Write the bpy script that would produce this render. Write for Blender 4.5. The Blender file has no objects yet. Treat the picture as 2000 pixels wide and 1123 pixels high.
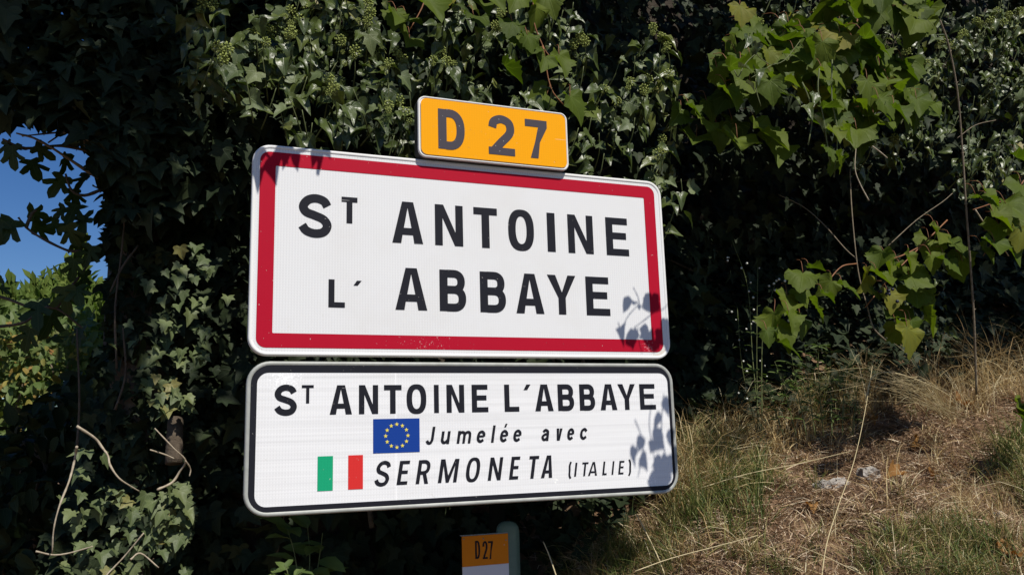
import bpy, math, random
import numpy as np
from mathutils import Vector, Matrix
from mathutils.geometry import tessellate_polygon

rng = np.random.default_rng(27)
random.seed(27)
sc = bpy.context.scene
COL = sc.collection

# ------------------------------------------------------------------ camera
CAM = np.array([-0.16606, -2.33123, 1.54901])
ROT = np.array([[0.93103241, -0.03811141, -0.36294099],
                [-0.36376384, -0.17658188, -0.91460085],
                [-0.02923207, 0.98354784, -0.17826701]])
FPX = 1650.0                                   # focal length in photo pixels (2000 wide)
cam_data = bpy.data.cameras.new('camera')
cam_data.sensor_width = 36.0
cam_data.lens = FPX / 2000.0 * 36.0
cam_data.clip_start = 0.05
cam_data.clip_end = 500.0
cam = bpy.data.objects.new('camera', cam_data)
M4 = Matrix(ROT.tolist()).to_4x4()
M4.translation = Vector(CAM)
cam.matrix_world = M4
COL.objects.link(cam)
sc.camera = cam

# ------------------------------------------------------------------ sky, sun, exposure
SUN_AZ, SUN_EL = math.radians(13), math.radians(50)
SUN = np.array([math.sin(SUN_AZ) * math.cos(SUN_EL), -math.cos(SUN_AZ) * math.cos(SUN_EL), math.sin(SUN_EL)])
world = bpy.data.worlds.new('World')
sc.world = world
world.use_nodes = True
wn = world.node_tree.nodes
wl = world.node_tree.links
bg = wn['Background']
sky = wn.new('ShaderNodeTexSky')
sky.sky_type = 'NISHITA'
sky.sun_disc = False
sky.sun_elevation = SUN_EL
sky.sun_rotation = math.pi - SUN_AZ
sky.altitude = 400
sky.air_density = 1.0
sky.dust_density = 0.3
sky.ozone_density = 3.0
hsv = wn.new('ShaderNodeHueSaturation')          # a deep late-summer blue, the same all round the sky
hsv.inputs['Hue'].default_value = 0.511
hsv.inputs['Saturation'].default_value = 1.3
hsv.inputs['Value'].default_value = 1.65
wl.new(sky.outputs[0], hsv.inputs['Color'])
wl.new(hsv.outputs[0], bg.inputs[0])
bg.inputs[1].default_value = 0.05
sun_data = bpy.data.lights.new('sun', 'SUN')
sun_data.energy = 5.0
sun_data.angle = math.radians(0.5)
sun_data.color = (1.0, 0.95, 0.87)
sun = bpy.data.objects.new('sun', sun_data)
sun.rotation_euler = Vector(SUN).to_track_quat('Z', 'Y').to_euler()
COL.objects.link(sun)
sc.view_settings.view_transform = 'Standard'
sc.view_settings.look = 'None'
sc.view_settings.exposure = 0.0
sc.view_settings.gamma = 1.0
sc.view_settings.use_curve_mapping = False


# ------------------------------------------------------------------ helpers: pixels <-> world
def at(px, py, Y):
    d = ROT @ np.array([(px - 1000) / FPX, -(py - 561.5) / FPX, -1.0])
    return CAM + d * ((Y - CAM[1]) / d[1])


def proj(P):
    v = (np.atleast_2d(P) - CAM) @ ROT
    z = np.maximum(-v[:, 2], 1e-3)
    return np.c_[1000 + FPX * v[:, 0] / z, 561.5 - FPX * v[:, 1] / z, -v[:, 2]]


def inpoly(px, py, poly):
    px = np.asarray(px); py = np.asarray(py)
    r = np.zeros(px.shape, bool)
    n = len(poly)
    for i in range(n):
        x0, y0 = poly[i]; x1, y1 = poly[(i + 1) % n]
        c = ((y0 > py) != (y1 > py)) & (px < (x1 - x0) * (py - y0) / ((y1 - y0) or 1e-9) + x0)
        r ^= c
    return r


def sample_poly(poly, n):
    p = np.array(poly, float)
    lo, hi = p.min(0), p.max(0)
    out = np.zeros((0, 2))
    while len(out) < n:
        q = rng.uniform(lo, hi, (max(4 * n, 64), 2))
        out = np.r_[out, q[inpoly(q[:, 0], q[:, 1], poly)]]
    return out[:n]


def unit(v):
    v = np.asarray(v, float)
    return v / (np.linalg.norm(v, axis=-1, keepdims=True) + 1e-9)


def vnoise(x, y, seed=0):
    """smooth value noise in 2D, numpy"""
    x = np.asarray(x, float); y = np.asarray(y, float)
    xi = np.floor(x).astype(int); yi = np.floor(y).astype(int)
    fx = x - xi; fy = y - yi
    fx = fx * fx * (3 - 2 * fx); fy = fy * fy * (3 - 2 * fy)

    def h(a, b):
        n = (a * 374761393 + b * 668265263 + seed * 974634) & 0x7fffffff
        n = ((n ^ (n >> 13)) * 1274126177) & 0x7fffffff
        return ((n ^ (n >> 16)) & 0xffff) / 65535.0
    return (h(xi, yi) * (1 - fx) + h(xi + 1, yi) * fx) * (1 - fy) + (h(xi, yi + 1) * (1 - fx) + h(xi + 1, yi + 1) * fx) * fy


# ------------------------------------------------------------------ helpers: objects
def tag(o, label=None, cat=None, group=None, kind=None):
    if label: o['label'] = label
    if cat: o['category'] = cat
    if group: o['group'] = group
    if kind: o['kind'] = kind
    return o


def thing(name, label, cat, loc=(0, 0, 0), group=None):
    o = bpy.data.objects.new(name, None)
    o.empty_display_size = 0.05
    o.location = loc
    COL.objects.link(o)
    return tag(o, label, cat, group)


def mesh(name, v, f, mats, smooth=True, uv=None, mi=None):
    m = bpy.data.meshes.new(name)
    m.from_pydata([tuple(a) for a in v], [], [tuple(a) for a in f])
    for mm in (mats if isinstance(mats, (list, tuple)) else [mats]):
        m.materials.append(mm)
    if smooth:
        m.polygons.foreach_set('use_smooth', [True] * len(m.polygons))
    if mi is not None:
        m.polygons.foreach_set('material_index', mi)
    if uv is not None:
        l = m.uv_layers.new(name='UVMap')
        vi = np.zeros(len(m.loops), int); m.loops.foreach_get('vertex_index', vi)
        l.data.foreach_set('uv', np.asarray(uv, float)[vi].ravel())
    m.update()
    return m


def obj(name, me, parent=None, loc=None, kind=None):
    o = bpy.data.objects.new(name, me)
    COL.objects.link(o)
    if parent is not None:
        o.parent = parent
    if loc is not None: o.location = loc
    if kind: o['kind'] = kind
    return o


def base_of(o):
    b = np.zeros(3)
    while o is not None:
        b = b + np.array(o.location); o = o.parent
    return b


def tube(pts, r0, r1, sides=6, wob=0.0):
    """vertices and faces of a tapered tube along world points"""
    pts = np.asarray(pts, float)
    n = len(pts)
    v = []; f = []
    ref = np.array([0.31, 0.83, 0.46])
    for i in range(n):
        t = unit(pts[min(i + 1, n - 1)] - pts[max(i - 1, 0)])
        a = unit(np.cross(t, ref)); b = np.cross(t, a)
        r = r0 + (r1 - r0) * i / max(n - 1, 1)
        r = r * (1 + wob * rng.normal())
        for k in range(sides):
            an = 2 * math.pi * k / sides
            v.append(pts[i] + r * (math.cos(an) * a + math.sin(an) * b))
    for i in range(n - 1):
        for k in range(sides):
            k2 = (k + 1) % sides
            f.append((i * sides + k, i * sides + k2, (i + 1) * sides + k2, (i + 1) * sides + k))
    f.append(tuple(range(sides))[::-1]); f.append(tuple((n - 1) * sides + k for k in range(sides)))
    return v, f


def smooth_path(pts, n=6):
    p = [np.asarray(q, float) for q in pts]
    p = [2 * p[0] - p[1]] + p + [2 * p[-1] - p[-2]]
    out = []
    for i in range(1, len(p) - 2):
        for k in range(n):
            t = k / n
            a, b, c, d = p[i - 1:i + 3]
            out.append(0.5 * (2 * b + (c - a) * t + (2 * a - 5 * b + 4 * c - d) * t * t + (3 * b - a - 3 * c + d) * t ** 3))
    out.append(p[-2])
    return np.array(out)


def add_tubes(name, parent, paths, mat, r0, r1, sides=6, wob=0.0, kind=None):
    V = []; F = []
    b = base_of(parent) if parent is not None else np.zeros(3)
    for pt in paths:
        rr = (r0, r1)
        if isinstance(pt, tuple) and len(pt) == 3:
            pt, *rr = pt
        v, f = tube(pt, rr[0], rr[1], sides, wob)
        o = len(V)
        V += [np.array(q) - b for q in v]; F += [tuple(i + o for i in q) for q in f]
    return obj(name, mesh(name, V, F, mat), parent, kind=kind)


# ------------------------------------------------------------------ materials
def new_mat(name):
    m = bpy.data.materials.new(name)
    m.use_nodes = True
    nt = m.node_tree
    return m, nt, nt.nodes, nt.links, nt.nodes['Principled BSDF']


def rgb(c): return (c[0], c[1], c[2], 1.0)


def math_node(N, L, op, a, b=None, clamp=False):
    n = N.new('ShaderNodeMath'); n.operation = op; n.use_clamp = clamp
    for i, q in enumerate((a, b)):
        if q is None: continue
        if isinstance(q, (int, float)): n.inputs[i].default_value = q
        else: L.new(q, n.inputs[i])
    return n.outputs[0]


def mix_col(N, L, fac, a, b, blend='MIX'):
    n = N.new('ShaderNodeMix'); n.data_type = 'RGBA'; n.blend_type = blend
    for i, q in ((0, fac), (6, a), (7, b)):
        if isinstance(q, (int, float)): n.inputs[i].default_value = q
        elif isinstance(q, tuple): n.inputs[i].default_value = rgb(q)
        else: L.new(q, n.inputs[i])
    return n.outputs[2]


def ramp(N, L, fac, stops):
    n = N.new('ShaderNodeValToRGB')
    e = n.color_ramp.elements
    while len(e) < len(stops): e.new(0.5)
    for k, (p, c) in enumerate(stops):
        e[k].position = p; e[k].color = rgb(c)
    L.new(fac, n.inputs[0])
    return n.outputs[0]


def noise(N, L, vec, scale, detail=3.0, rough=0.6):
    n = N.new('ShaderNodeTexNoise'); n.inputs['Scale'].default_value = scale
    n.inputs['Detail'].default_value = detail; n.inputs['Roughness'].default_value = rough
    if vec is not None: L.new(vec, n.inputs['Vector'])
    return n.outputs['Fac']


def leaf_mat(name, stops, rough=0.35, trans=0.25, vein=(0.12, 0.16, 0.06), vein_amt=0.5, vein_ang=(0.0, 0.75, 1.45), spec=0.5, tcol=None):
    """leaf: own random tint per leaf, pale radiating veins, blotches, some light through"""
    m, nt, N, L, bs = new_mat(name)
    oi = N.new('ShaderNodeObjectInfo'); ge = N.new('ShaderNodeNewGeometry')
    r = math_node(N, L, 'FRACT', math_node(N, L, 'ADD', oi.outputs['Random'], ge.outputs['Random Per Island']))
    col = ramp(N, L, r, stops)
    uv = N.new('ShaderNodeUVMap'); uv.uv_map = 'UVMap'
    sx = N.new('ShaderNodeSeparateXYZ'); L.new(uv.outputs[0], sx.inputs[0])
    x = math_node(N, L, 'ABSOLUTE', sx.outputs[0]); y = sx.outputs[1]
    vmask = None
    for a in vein_ang:
        # distance from the line through the leaf base at angle a from the midrib
        d = math_node(N, L, 'ABSOLUTE', math_node(N, L, 'SUBTRACT', math_node(N, L, 'MULTIPLY', x, math.cos(a)), math_node(N, L, 'MULTIPLY', y, math.sin(a))))
        s = math_node(N, L, 'SUBTRACT', 1.0, math_node(N, L, 'DIVIDE', d, 0.022 if a == 0 else 0.016), clamp=True)
        vmask = s if vmask is None else math_node(N, L, 'MAXIMUM', vmask, s)
    bl = noise(N, L, uv.outputs[0], 5.0, 4.0)
    col = mix_col(N, L, math_node(N, L, 'MULTIPLY', bl, 0.55), col, (stops[0][1][0] * 0.55, stops[0][1][1] * 0.6, stops[0][1][2] * 0.55))
    col = mix_col(N, L, math_node(N, L, 'MULTIPLY', vmask, vein_amt), col, vein)
    L.new(col, bs.inputs['Base Color'])
    bs.inputs['Specular IOR Level'].default_value = spec
    rn = math_node(N, L, 'ADD', math_node(N, L, 'MULTIPLY', bl, 0.25), rough - 0.12)
    L.new(rn, bs.inputs['Roughness'])
    bp = N.new('ShaderNodeBump'); bp.inputs['Strength'].default_value = 0.35; bp.inputs['Distance'].default_value = 0.004
    L.new(math_node(N, L, 'ADD', vmask, math_node(N, L, 'MULTIPLY', noise(N, L, uv.outputs[0], 9.0, 2.0), 0.6)), bp.inputs['Height'])
    L.new(bp.outputs[0], bs.inputs['Normal'])
    if trans > 0:
        tb = N.new('ShaderNodeBsdfTranslucent'); mx = N.new('ShaderNodeMixShader')
        tc = mix_col(N, L, 1.0, col, tcol or (1.0, 1.25, 0.5), 'MULTIPLY')
        L.new(tc, tb.inputs['Color'])
        mx.inputs[0].default_value = trans
        L.new(bs.outputs[0], mx.inputs[1]); L.new(tb.outputs[0], mx.inputs[2])
        L.new(mx.outputs[0], N['Material Output'].inputs[0])
    return m


def rough_mat(name, stops, scale=20.0, rough=0.85, bump=0.4, dist=0.01, spec=0.3, island=False):
    m, nt, N, L, bs = new_mat(name)
    tc = N.new('ShaderNodeTexCoord')
    f = noise(N, L, tc.outputs['Object'], scale, 8.0, 0.65)
    fac = f
    if island:
        ge = N.new('ShaderNodeNewGeometry')
        fac = math_node(N, L, 'ADD', math_node(N, L, 'MULTIPLY', ge.outputs['Random Per Island'], 0.8), math_node(N, L, 'MULTIPLY', f, 0.2))
    L.new(ramp(N, L, fac, stops), bs.inputs['Base Color'])
    bs.inputs['Roughness'].default_value = rough
    bs.inputs['Specular IOR Level'].default_value = spec
    if bump:
        bp = N.new('ShaderNodeBump'); bp.inputs['Strength'].default_value = bump; bp.inputs['Distance'].default_value = dist
        L.new(noise(N, L, tc.outputs['Object'], scale * 2.2, 6.0, 0.7), bp.inputs['Height'])
        L.new(bp.outputs[0], bs.inputs['Normal'])
    return m


def blade_mat(name, stops, trans=0.3, rough=0.55):
    m, nt, N, L, bs = new_mat(name)
    ge = N.new('ShaderNodeNewGeometry')
    col = ramp(N, L, ge.outputs['Random Per Island'], stops)
    L.new(col, bs.inputs['Base Color'])
    bs.inputs['Roughness'].default_value = rough
    bs.inputs['Specular IOR Level'].default_value = 0.35
    tb = N.new('ShaderNodeBsdfTranslucent'); mx = N.new('ShaderNodeMixShader'); mx.inputs[0].default_value = trans
    L.new(col, tb.inputs['Color']); L.new(bs.outputs[0], mx.inputs[1]); L.new(tb.outputs[0], mx.inputs[2])
    L.new(mx.outputs[0], N['Material Output'].inputs[0])
    return m


def sheet_mat(name, col, grid=(128.0, 128.0), amt=0.10, rough=0.6, dirt=(0.42, 0.36, 0.26), dirt_amt=0.25, seam=None, bands=0.0, coat=0.0, spots=()):
    """retroreflective sheeting: fine cell pattern, scuffs and grime"""
    m, nt, N, L, bs = new_mat(name)
    tc = N.new('ShaderNodeTexCoord'); P = tc.outputs['Object']
    sx = N.new('ShaderNodeSeparateXYZ'); L.new(P, sx.inputs[0])
    x, z = sx.outputs[0], sx.outputs[2]
    wx = math_node(N, L, 'SINE', math_node(N, L, 'MULTIPLY', x, grid[0] * 2 * math.pi))
    wz = math_node(N, L, 'SINE', math_node(N, L, 'ADD', math_node(N, L, 'MULTIPLY', z, grid[1] * 2 * math.pi), math_node(N, L, 'MULTIPLY', wx, 1.6)))
    cell = math_node(N, L, 'ADD', math_node(N, L, 'MULTIPLY', math_node(N, L, 'ADD', wx, wz), 0.25), 0.5)
    c = mix_col(N, L, math_node(N, L, 'MULTIPLY', cell, amt), col, tuple(q * 0.55 for q in col))
    if bands:
        wv = noise(N, L, None, 1.0); nn = N[-1] if False else None
        mp = N.new('ShaderNodeMapping'); mp.inputs['Scale'].default_value = (0.6, 1.0, 55.0); L.new(P, mp.inputs[0])
        bnd = noise(N, L, mp.outputs[0], 1.6, 2.0)
        c = mix_col(N, L, math_node(N, L, 'MULTIPLY', math_node(N, L, 'SUBTRACT', bnd, 0.42, clamp=True), bands), c, tuple(q * 0.6 for q in col))
    big = noise(N, L, P, 3.0, 6.0, 0.7)
    c = mix_col(N, L, math_node(N, L, 'MULTIPLY', math_node(N, L, 'SUBTRACT', big, 0.48, clamp=True), dirt_amt), c, dirt)
    sp = noise(N, L, P, 120.0, 2.0, 0.5)
    c = mix_col(N, L, math_node(N, L, 'MULTIPLY', math_node(N, L, 'GREATER_THAN', sp, 0.735), 0.5), c, (0.55, 0.53, 0.48))
    for sx0, sz0, sr, sc_, th, am in spots:      # worn or stained patches
        d2 = math_node(N, L, 'SQRT', math_node(N, L, 'ADD', math_node(N, L, 'POWER', math_node(N, L, 'SUBTRACT', x, sx0), 2.0), math_node(N, L, 'POWER', math_node(N, L, 'SUBTRACT', z, sz0), 2.0)))
        near = math_node(N, L, 'SUBTRACT', 1.0, math_node(N, L, 'DIVIDE', d2, sr), clamp=True)
        fl = noise(N, L, P, 160.0, 3.0, 0.7)
        k_ = math_node(N, L, 'GREATER_THAN', math_node(N, L, 'ADD', math_node(N, L, 'MULTIPLY', near, 0.35), fl), th)
        c = mix_col(N, L, math_node(N, L, 'MULTIPLY', math_node(N, L, 'MULTIPLY', k_, am), math_node(N, L, 'GREATER_THAN', near, 0.0)), c, sc_)
    if seam is not None:
        d = math_node(N, L, 'LESS_THAN', math_node(N, L, 'ABSOLUTE', math_node(N, L, 'SUBTRACT', x, seam)), 0.0012)
        c = mix_col(N, L, math_node(N, L, 'MULTIPLY', d, 0.8), c, (0.92, 0.92, 0.92))
    # scratches: thin stretched noise
    mp2 = N.new('ShaderNodeMapping'); mp2.inputs['Rotation'].default_value = (0, 0.5, 0); mp2.inputs['Scale'].default_value = (6.0, 1.0, 130.0)
    L.new(P, mp2.inputs[0])
    scn = noise(N, L, mp2.outputs[0], 1.0, 1.0)
    msk = math_node(N, L, 'MULTIPLY', math_node(N, L, 'GREATER_THAN', scn, 0.76), math_node(N, L, 'GREATER_THAN', big, 0.5))
    c = mix_col(N, L, math_node(N, L, 'MULTIPLY', msk, 0.25), c, (0.7, 0.68, 0.66))
    L.new(c, bs.inputs['Base Color'])
    bs.inputs['Roughness'].default_value = rough
    bs.inputs['Coat Weight'].default_value = coat
    bs.inputs['Specular IOR Level'].default_value = 0.10
    bs.inputs['Coat Roughness'].default_value = 0.25
    bp = N.new('ShaderNodeBump'); bp.inputs['Strength'].default_value = 0.12; bp.inputs['Distance'].default_value = 0.001
    L.new(math_node(N, L, 'ADD', cell, big), bp.inputs['Height']); L.new(bp.outputs[0], bs.inputs['Normal'])
    return m


MAT = {}
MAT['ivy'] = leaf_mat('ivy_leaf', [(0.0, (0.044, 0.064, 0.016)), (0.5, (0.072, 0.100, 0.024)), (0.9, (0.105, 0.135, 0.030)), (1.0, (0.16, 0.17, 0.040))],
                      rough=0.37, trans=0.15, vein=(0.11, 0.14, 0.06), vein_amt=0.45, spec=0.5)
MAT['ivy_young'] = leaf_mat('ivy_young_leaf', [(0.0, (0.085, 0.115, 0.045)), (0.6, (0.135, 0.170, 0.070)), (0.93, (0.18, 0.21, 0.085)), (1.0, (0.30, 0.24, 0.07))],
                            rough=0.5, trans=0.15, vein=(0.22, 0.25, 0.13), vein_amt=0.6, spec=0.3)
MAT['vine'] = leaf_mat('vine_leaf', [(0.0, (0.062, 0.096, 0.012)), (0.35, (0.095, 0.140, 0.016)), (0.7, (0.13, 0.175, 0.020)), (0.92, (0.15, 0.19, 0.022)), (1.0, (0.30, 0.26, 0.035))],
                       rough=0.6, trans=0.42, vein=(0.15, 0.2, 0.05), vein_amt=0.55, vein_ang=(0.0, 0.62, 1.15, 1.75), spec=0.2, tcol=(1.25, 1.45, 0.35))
MAT['ivy_dark'] = leaf_mat('ivy_leaf_painted_shade', [(0.0, (0.016, 0.026, 0.012)), (0.6, (0.026, 0.038, 0.016)), (1.0, (0.040, 0.054, 0.022))], rough=0.6, trans=0.05, vein=(0.05, 0.065, 0.03), spec=0.18)  # ivy green darkened in the colour itself, for leaves in shaded areas
MAT['fig'] = leaf_mat('fig_leaf', [(0.0, (0.03, 0.055, 0.015)), (1.0, (0.06, 0.09, 0.022))], rough=0.6, trans=0.3, vein=(0.10, 0.13, 0.05), spec=0.3)
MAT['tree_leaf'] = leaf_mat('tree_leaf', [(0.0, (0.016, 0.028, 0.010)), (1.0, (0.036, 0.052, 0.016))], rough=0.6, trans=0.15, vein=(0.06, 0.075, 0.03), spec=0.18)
MAT['conifer'] = leaf_mat('conifer_spray', [(0.0, (0.09, 0.14, 0.025)), (0.6, (0.14, 0.20, 0.035)), (1.0, (0.20, 0.24, 0.05))], rough=0.7, trans=0.4, vein_amt=0.0, spec=0.2)
MAT['yellow'] = leaf_mat('yellowing_leaf', [(0.0, (0.10, 0.14, 0.04)), (0.5, (0.20, 0.21, 0.055)), (0.8, (0.40, 0.32, 0.07)), (1.0, (0.36, 0.16, 0.06))], rough=0.6, trans=0.35, vein_amt=0.2, spec=0.25)
MAT['weed'] = leaf_mat('weed_leaf', [(0.0, (0.09, 0.14, 0.035)), (1.0, (0.16, 0.22, 0.06))], rough=0.55, trans=0.3, vein=(0.18, 0.22, 0.09), vein_ang=(0.0,), spec=0.35)
MAT['dead'] = leaf_mat('dead_leaf', [(0.0, (0.22, 0.10, 0.035)), (0.6, (0.36, 0.18, 0.05)), (1.0, (0.50, 0.32, 0.10))], rough=0.7, trans=0.25, vein=(0.16, 0.08, 0.03), vein_ang=(0.0, 0.62, 1.15), spec=0.25, tcol=(1.2, 0.9, 0.5))
MAT['umbel'] = rough_mat('ivy_flower', [(0.2, (0.15, 0.19, 0.04)), (0.6, (0.27, 0.31, 0.075)), (0.9, (0.38, 0.39, 0.13))], scale=90.0, rough=0.6, bump=0.0)
MAT['grape'] = rough_mat('grape_skin', [(0.3, (0.010, 0.010, 0.022)), (0.8, (0.03, 0.03, 0.06))], scale=60.0, rough=0.4, bump=0.0)
MAT['green_stem'] = rough_mat('green_stem', [(0.2, (0.07, 0.09, 0.03)), (0.8, (0.14, 0.16, 0.06))], scale=40.0, rough=0.6, bump=0.0)
MAT['red_stem'] = rough_mat('red_stem', [(0.2, (0.18, 0.06, 0.03)), (0.8, (0.28, 0.14, 0.06))], scale=40.0, rough=0.55, bump=0.0)
MAT['bark'] = rough_mat('bark', [(0.25, (0.05, 0.038, 0.026)), (0.55, (0.11, 0.085, 0.06)), (0.85, (0.20, 0.165, 0.12))], scale=26.0, rough=0.9, bump=0.9, dist=0.012)
MAT['pale_stem'] = rough_mat('pale_stem', [(0.25, (0.24, 0.19, 0.13)), (0.55, (0.40, 0.34, 0.25)), (0.85, (0.50, 0.44, 0.34))], scale=60.0, rough=0.8, bump=0.6, dist=0.003)
MAT['twig'] = rough_mat('dry_twig', [(0.25, (0.10, 0.08, 0.055)), (0.55, (0.20, 0.16, 0.11)), (0.85, (0.32, 0.27, 0.19))], scale=60.0, rough=0.85, bump=0.4, dist=0.003)
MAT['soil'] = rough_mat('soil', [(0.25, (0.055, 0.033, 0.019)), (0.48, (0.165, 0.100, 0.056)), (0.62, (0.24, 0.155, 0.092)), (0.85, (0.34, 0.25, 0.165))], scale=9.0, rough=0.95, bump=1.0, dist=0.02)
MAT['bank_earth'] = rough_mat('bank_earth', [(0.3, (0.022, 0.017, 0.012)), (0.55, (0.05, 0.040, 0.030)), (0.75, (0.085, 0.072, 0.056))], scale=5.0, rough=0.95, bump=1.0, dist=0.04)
MAT['stone'] = rough_mat('limestone', [(0.25, (0.22, 0.19, 0.16)), (0.55, (0.40, 0.37, 0.33)), (0.8, (0.52, 0.49, 0.45))], scale=18.0, rough=0.9, bump=0.8, dist=0.015)
MAT['asphalt'] = rough_mat('asphalt', [(0.3, (0.035, 0.035, 0.036)), (0.7, (0.07, 0.069, 0.066))], scale=70.0, rough=0.9, bump=0.5, dist=0.006)
MAT['dry_blade'] = blade_mat('dry_grass', [(0.0, (0.20, 0.11, 0.045)), (0.3, (0.40, 0.27, 0.11)), (0.7, (0.62, 0.49, 0.25)), (1.0, (0.74, 0.66, 0.44))], trans=0.25)
MAT['litter'] = blade_mat('dry_litter', [(0.0, (0.075, 0.040, 0.022)), (0.35, (0.24, 0.140, 0.080)), (0.75, (0.48, 0.335, 0.205)), (1.0, (0.74, 0.62, 0.45))], trans=0.1, rough=0.8)
MAT['green_blade'] = blade_mat('green_grass', [(0.0, (0.06, 0.095, 0.022)), (0.45, (0.12, 0.165, 0.04)), (0.75, (0.24, 0.24, 0.07)), (1.0, (0.46, 0.38, 0.16))], trans=0.35)
MAT['straw'] = rough_mat('straw', [(0.2, (0.42, 0.33, 0.17)), (0.8, (0.58, 0.50, 0.30))], scale=50.0, rough=0.55, bump=0.0)
MAT['white_sheet'] = sheet_mat('white_sheeting', (0.745, 0.75, 0.75), amt=0.30, dirt_amt=0.5, spots=((1.27, 1.80, .07, (.62, .50, .36), .70, .5), (.03, 1.80, .05, (.30, .32, .18), .84, .6), (.62, 1.79, .35, (.40, .38, .30), .955, .5), (.3, 2.375, .3, (.40, .40, .32), .955, .5), (.8, 2.1, .5, (.90, .90, .90), .985, .6)))
MAT['white_sheet2'] = sheet_mat('white_sheeting_bright', (0.82, 0.823, 0.825), amt=0.26, bands=1.1, dirt_amt=0.3, seam=0.40, spots=((.10, 1.73, .10, (.95, .95, .95), .80, .8), (1.20, 1.42, .07, (.95, .95, .95), .84, .8), (.88, 1.43, .04, (.95, .95, .9), .86, .9), (.5, 1.405, .4, (.5, .48, .42), .955, .5)))
MAT['red_sheet'] = sheet_mat('red_sheeting', (0.40, 0.004, 0.022), amt=0.05, spots=((1.22, 1.825, .05, (.60, .22, .24), .82, .6), (.5, 1.83, .5, (.6, .4, .4), .965, .6)), dirt=(0.42, 0.03, 0.04), dirt_amt=0.25)
MAT['yellow_sheet'] = sheet_mat('yellow_sheeting', (0.86, 0.355, 0.0), amt=0.14, dirt=(0.80, 0.40, 0.02), dirt_amt=0.3)
MAT['black_print'] = sheet_mat('black_print', (0.014, 0.0145, 0.020), amt=0.0, dirt=(0.035, 0.035, 0.04), dirt_amt=0.4, rough=0.5)
MAT['grey_print'] = sheet_mat('faded_black_print', (0.062, 0.055, 0.066), amt=0.05, dirt=(0.10, 0.085, 0.085), dirt_amt=0.5, rough=0.5)
MAT['flag_blue'] = sheet_mat('flag_blue', (0.008, 0.045, 0.26), amt=0.05, dirt=(0.02, 0.07, 0.3), dirt_amt=0.2)
MAT['flag_green'] = sheet_mat('flag_green', (0.010, 0.34, 0.16), amt=0.18, dirt=(0.05, 0.4, 0.2), dirt_amt=0.2)
MAT['flag_red'] = sheet_mat('flag_red', (0.62, 0.030, 0.028), amt=0.12, dirt=(0.6, 0.1, 0.08), dirt_amt=0.2)
MAT['star'] = sheet_mat('star_yellow', (0.72, 0.62, 0.10), amt=0.0, dirt_amt=0.0)
MAT['km_orange'] = sheet_mat('marker_orange', (0.78, 0.24, 0.012), amt=0.04, dirt=(0.55, 0.2, 0.04), dirt_amt=0.4)
MAT['km_white'] = sheet_mat('marker_white', (0.74, 0.74, 0.78), amt=0.04)
MAT['white_edge'] = sheet_mat('white_rim', (0.76, 0.76, 0.74), amt=0.0, dirt_amt=0.6)
MAT['alu'] = rough_mat('weathered_aluminium', [(0.25, (0.24, 0.25, 0.22)), (0.6, (0.38, 0.39, 0.36)), (0.85, (0.47, 0.48, 0.44))], scale=14.0, rough=0.5, bump=0.1, dist=0.002, spec=0.6)
MAT['dark_back'] = rough_mat('sign_back', [(0.3, (0.035, 0.036, 0.036)), (0.8, (0.06, 0.06, 0.06))], scale=8.0, rough=0.6, bump=0.0)
MAT['post_green'] = rough_mat('green_paint', [(0.2, (0.09, 0.15, 0.115)), (0.6, (0.13, 0.20, 0.155)), (0.9, (0.19, 0.26, 0.21))], scale=22.0, rough=0.5, bump=0.15, dist=0.002, spec=0.5)
MAT['post_dark'] = rough_mat('dark_green_paint', [(0.2, (0.006, 0.008, 0.006)), (0.8, (0.012, 0.015, 0.012))], scale=22.0, rough=0.9, bump=0.1, dist=0.002, spec=0.08)
MAT['steel'] = rough_mat('galvanised_steel', [(0.3, (0.25, 0.26, 0.26)), (0.8, (0.42, 0.43, 0.43))], scale=40.0, rough=0.45, bump=0.0, spec=0.6)

# ------------------------------------------------------------------ terrain


def sstep(a, b, x):
    t = np.clip((np.asarray(x, float) - a) / (b - a), 0, 1)
    return t * t * (3 - 2 * t)


def ground_z(X, Y):
    X = np.asarray(X, float); Y = np.asarray(Y, float)
    bank = 1.11 + 0.10 * (X - 1.74) + 0.38 * (Y + 0.3) + 0.35 * np.clip(Y - 0.7, 0, 2) + 0.09 * np.clip(X - 2.3, 0, 2.2) * sstep(-.6, .5, Y)
    bank = bank - 0.55 * sstep(1.55, 0.55, X)
    bank = bank + 0.05 * (vnoise(X * 3.1, Y * 3.1, 1) - 0.5) + 0.060 * (vnoise(X * 8, Y * 8, 2) - 0.5) + 0.030 * (vnoise(X * 21, Y * 21, 3) - 0.5)
    f = sstep(-1.75, -0.55, Y)
    z = f * bank
    far = sstep(3.0, 7.0, Y)
    z = z * (1 - far) + far * (1.2 + 0.02 * Y)
    l = sstep(-0.6, -3.0, X)
    z = z * (1 - l)
    z = z * (1 - sstep(-.1, -.55, X) * .75)
    return z


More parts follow.
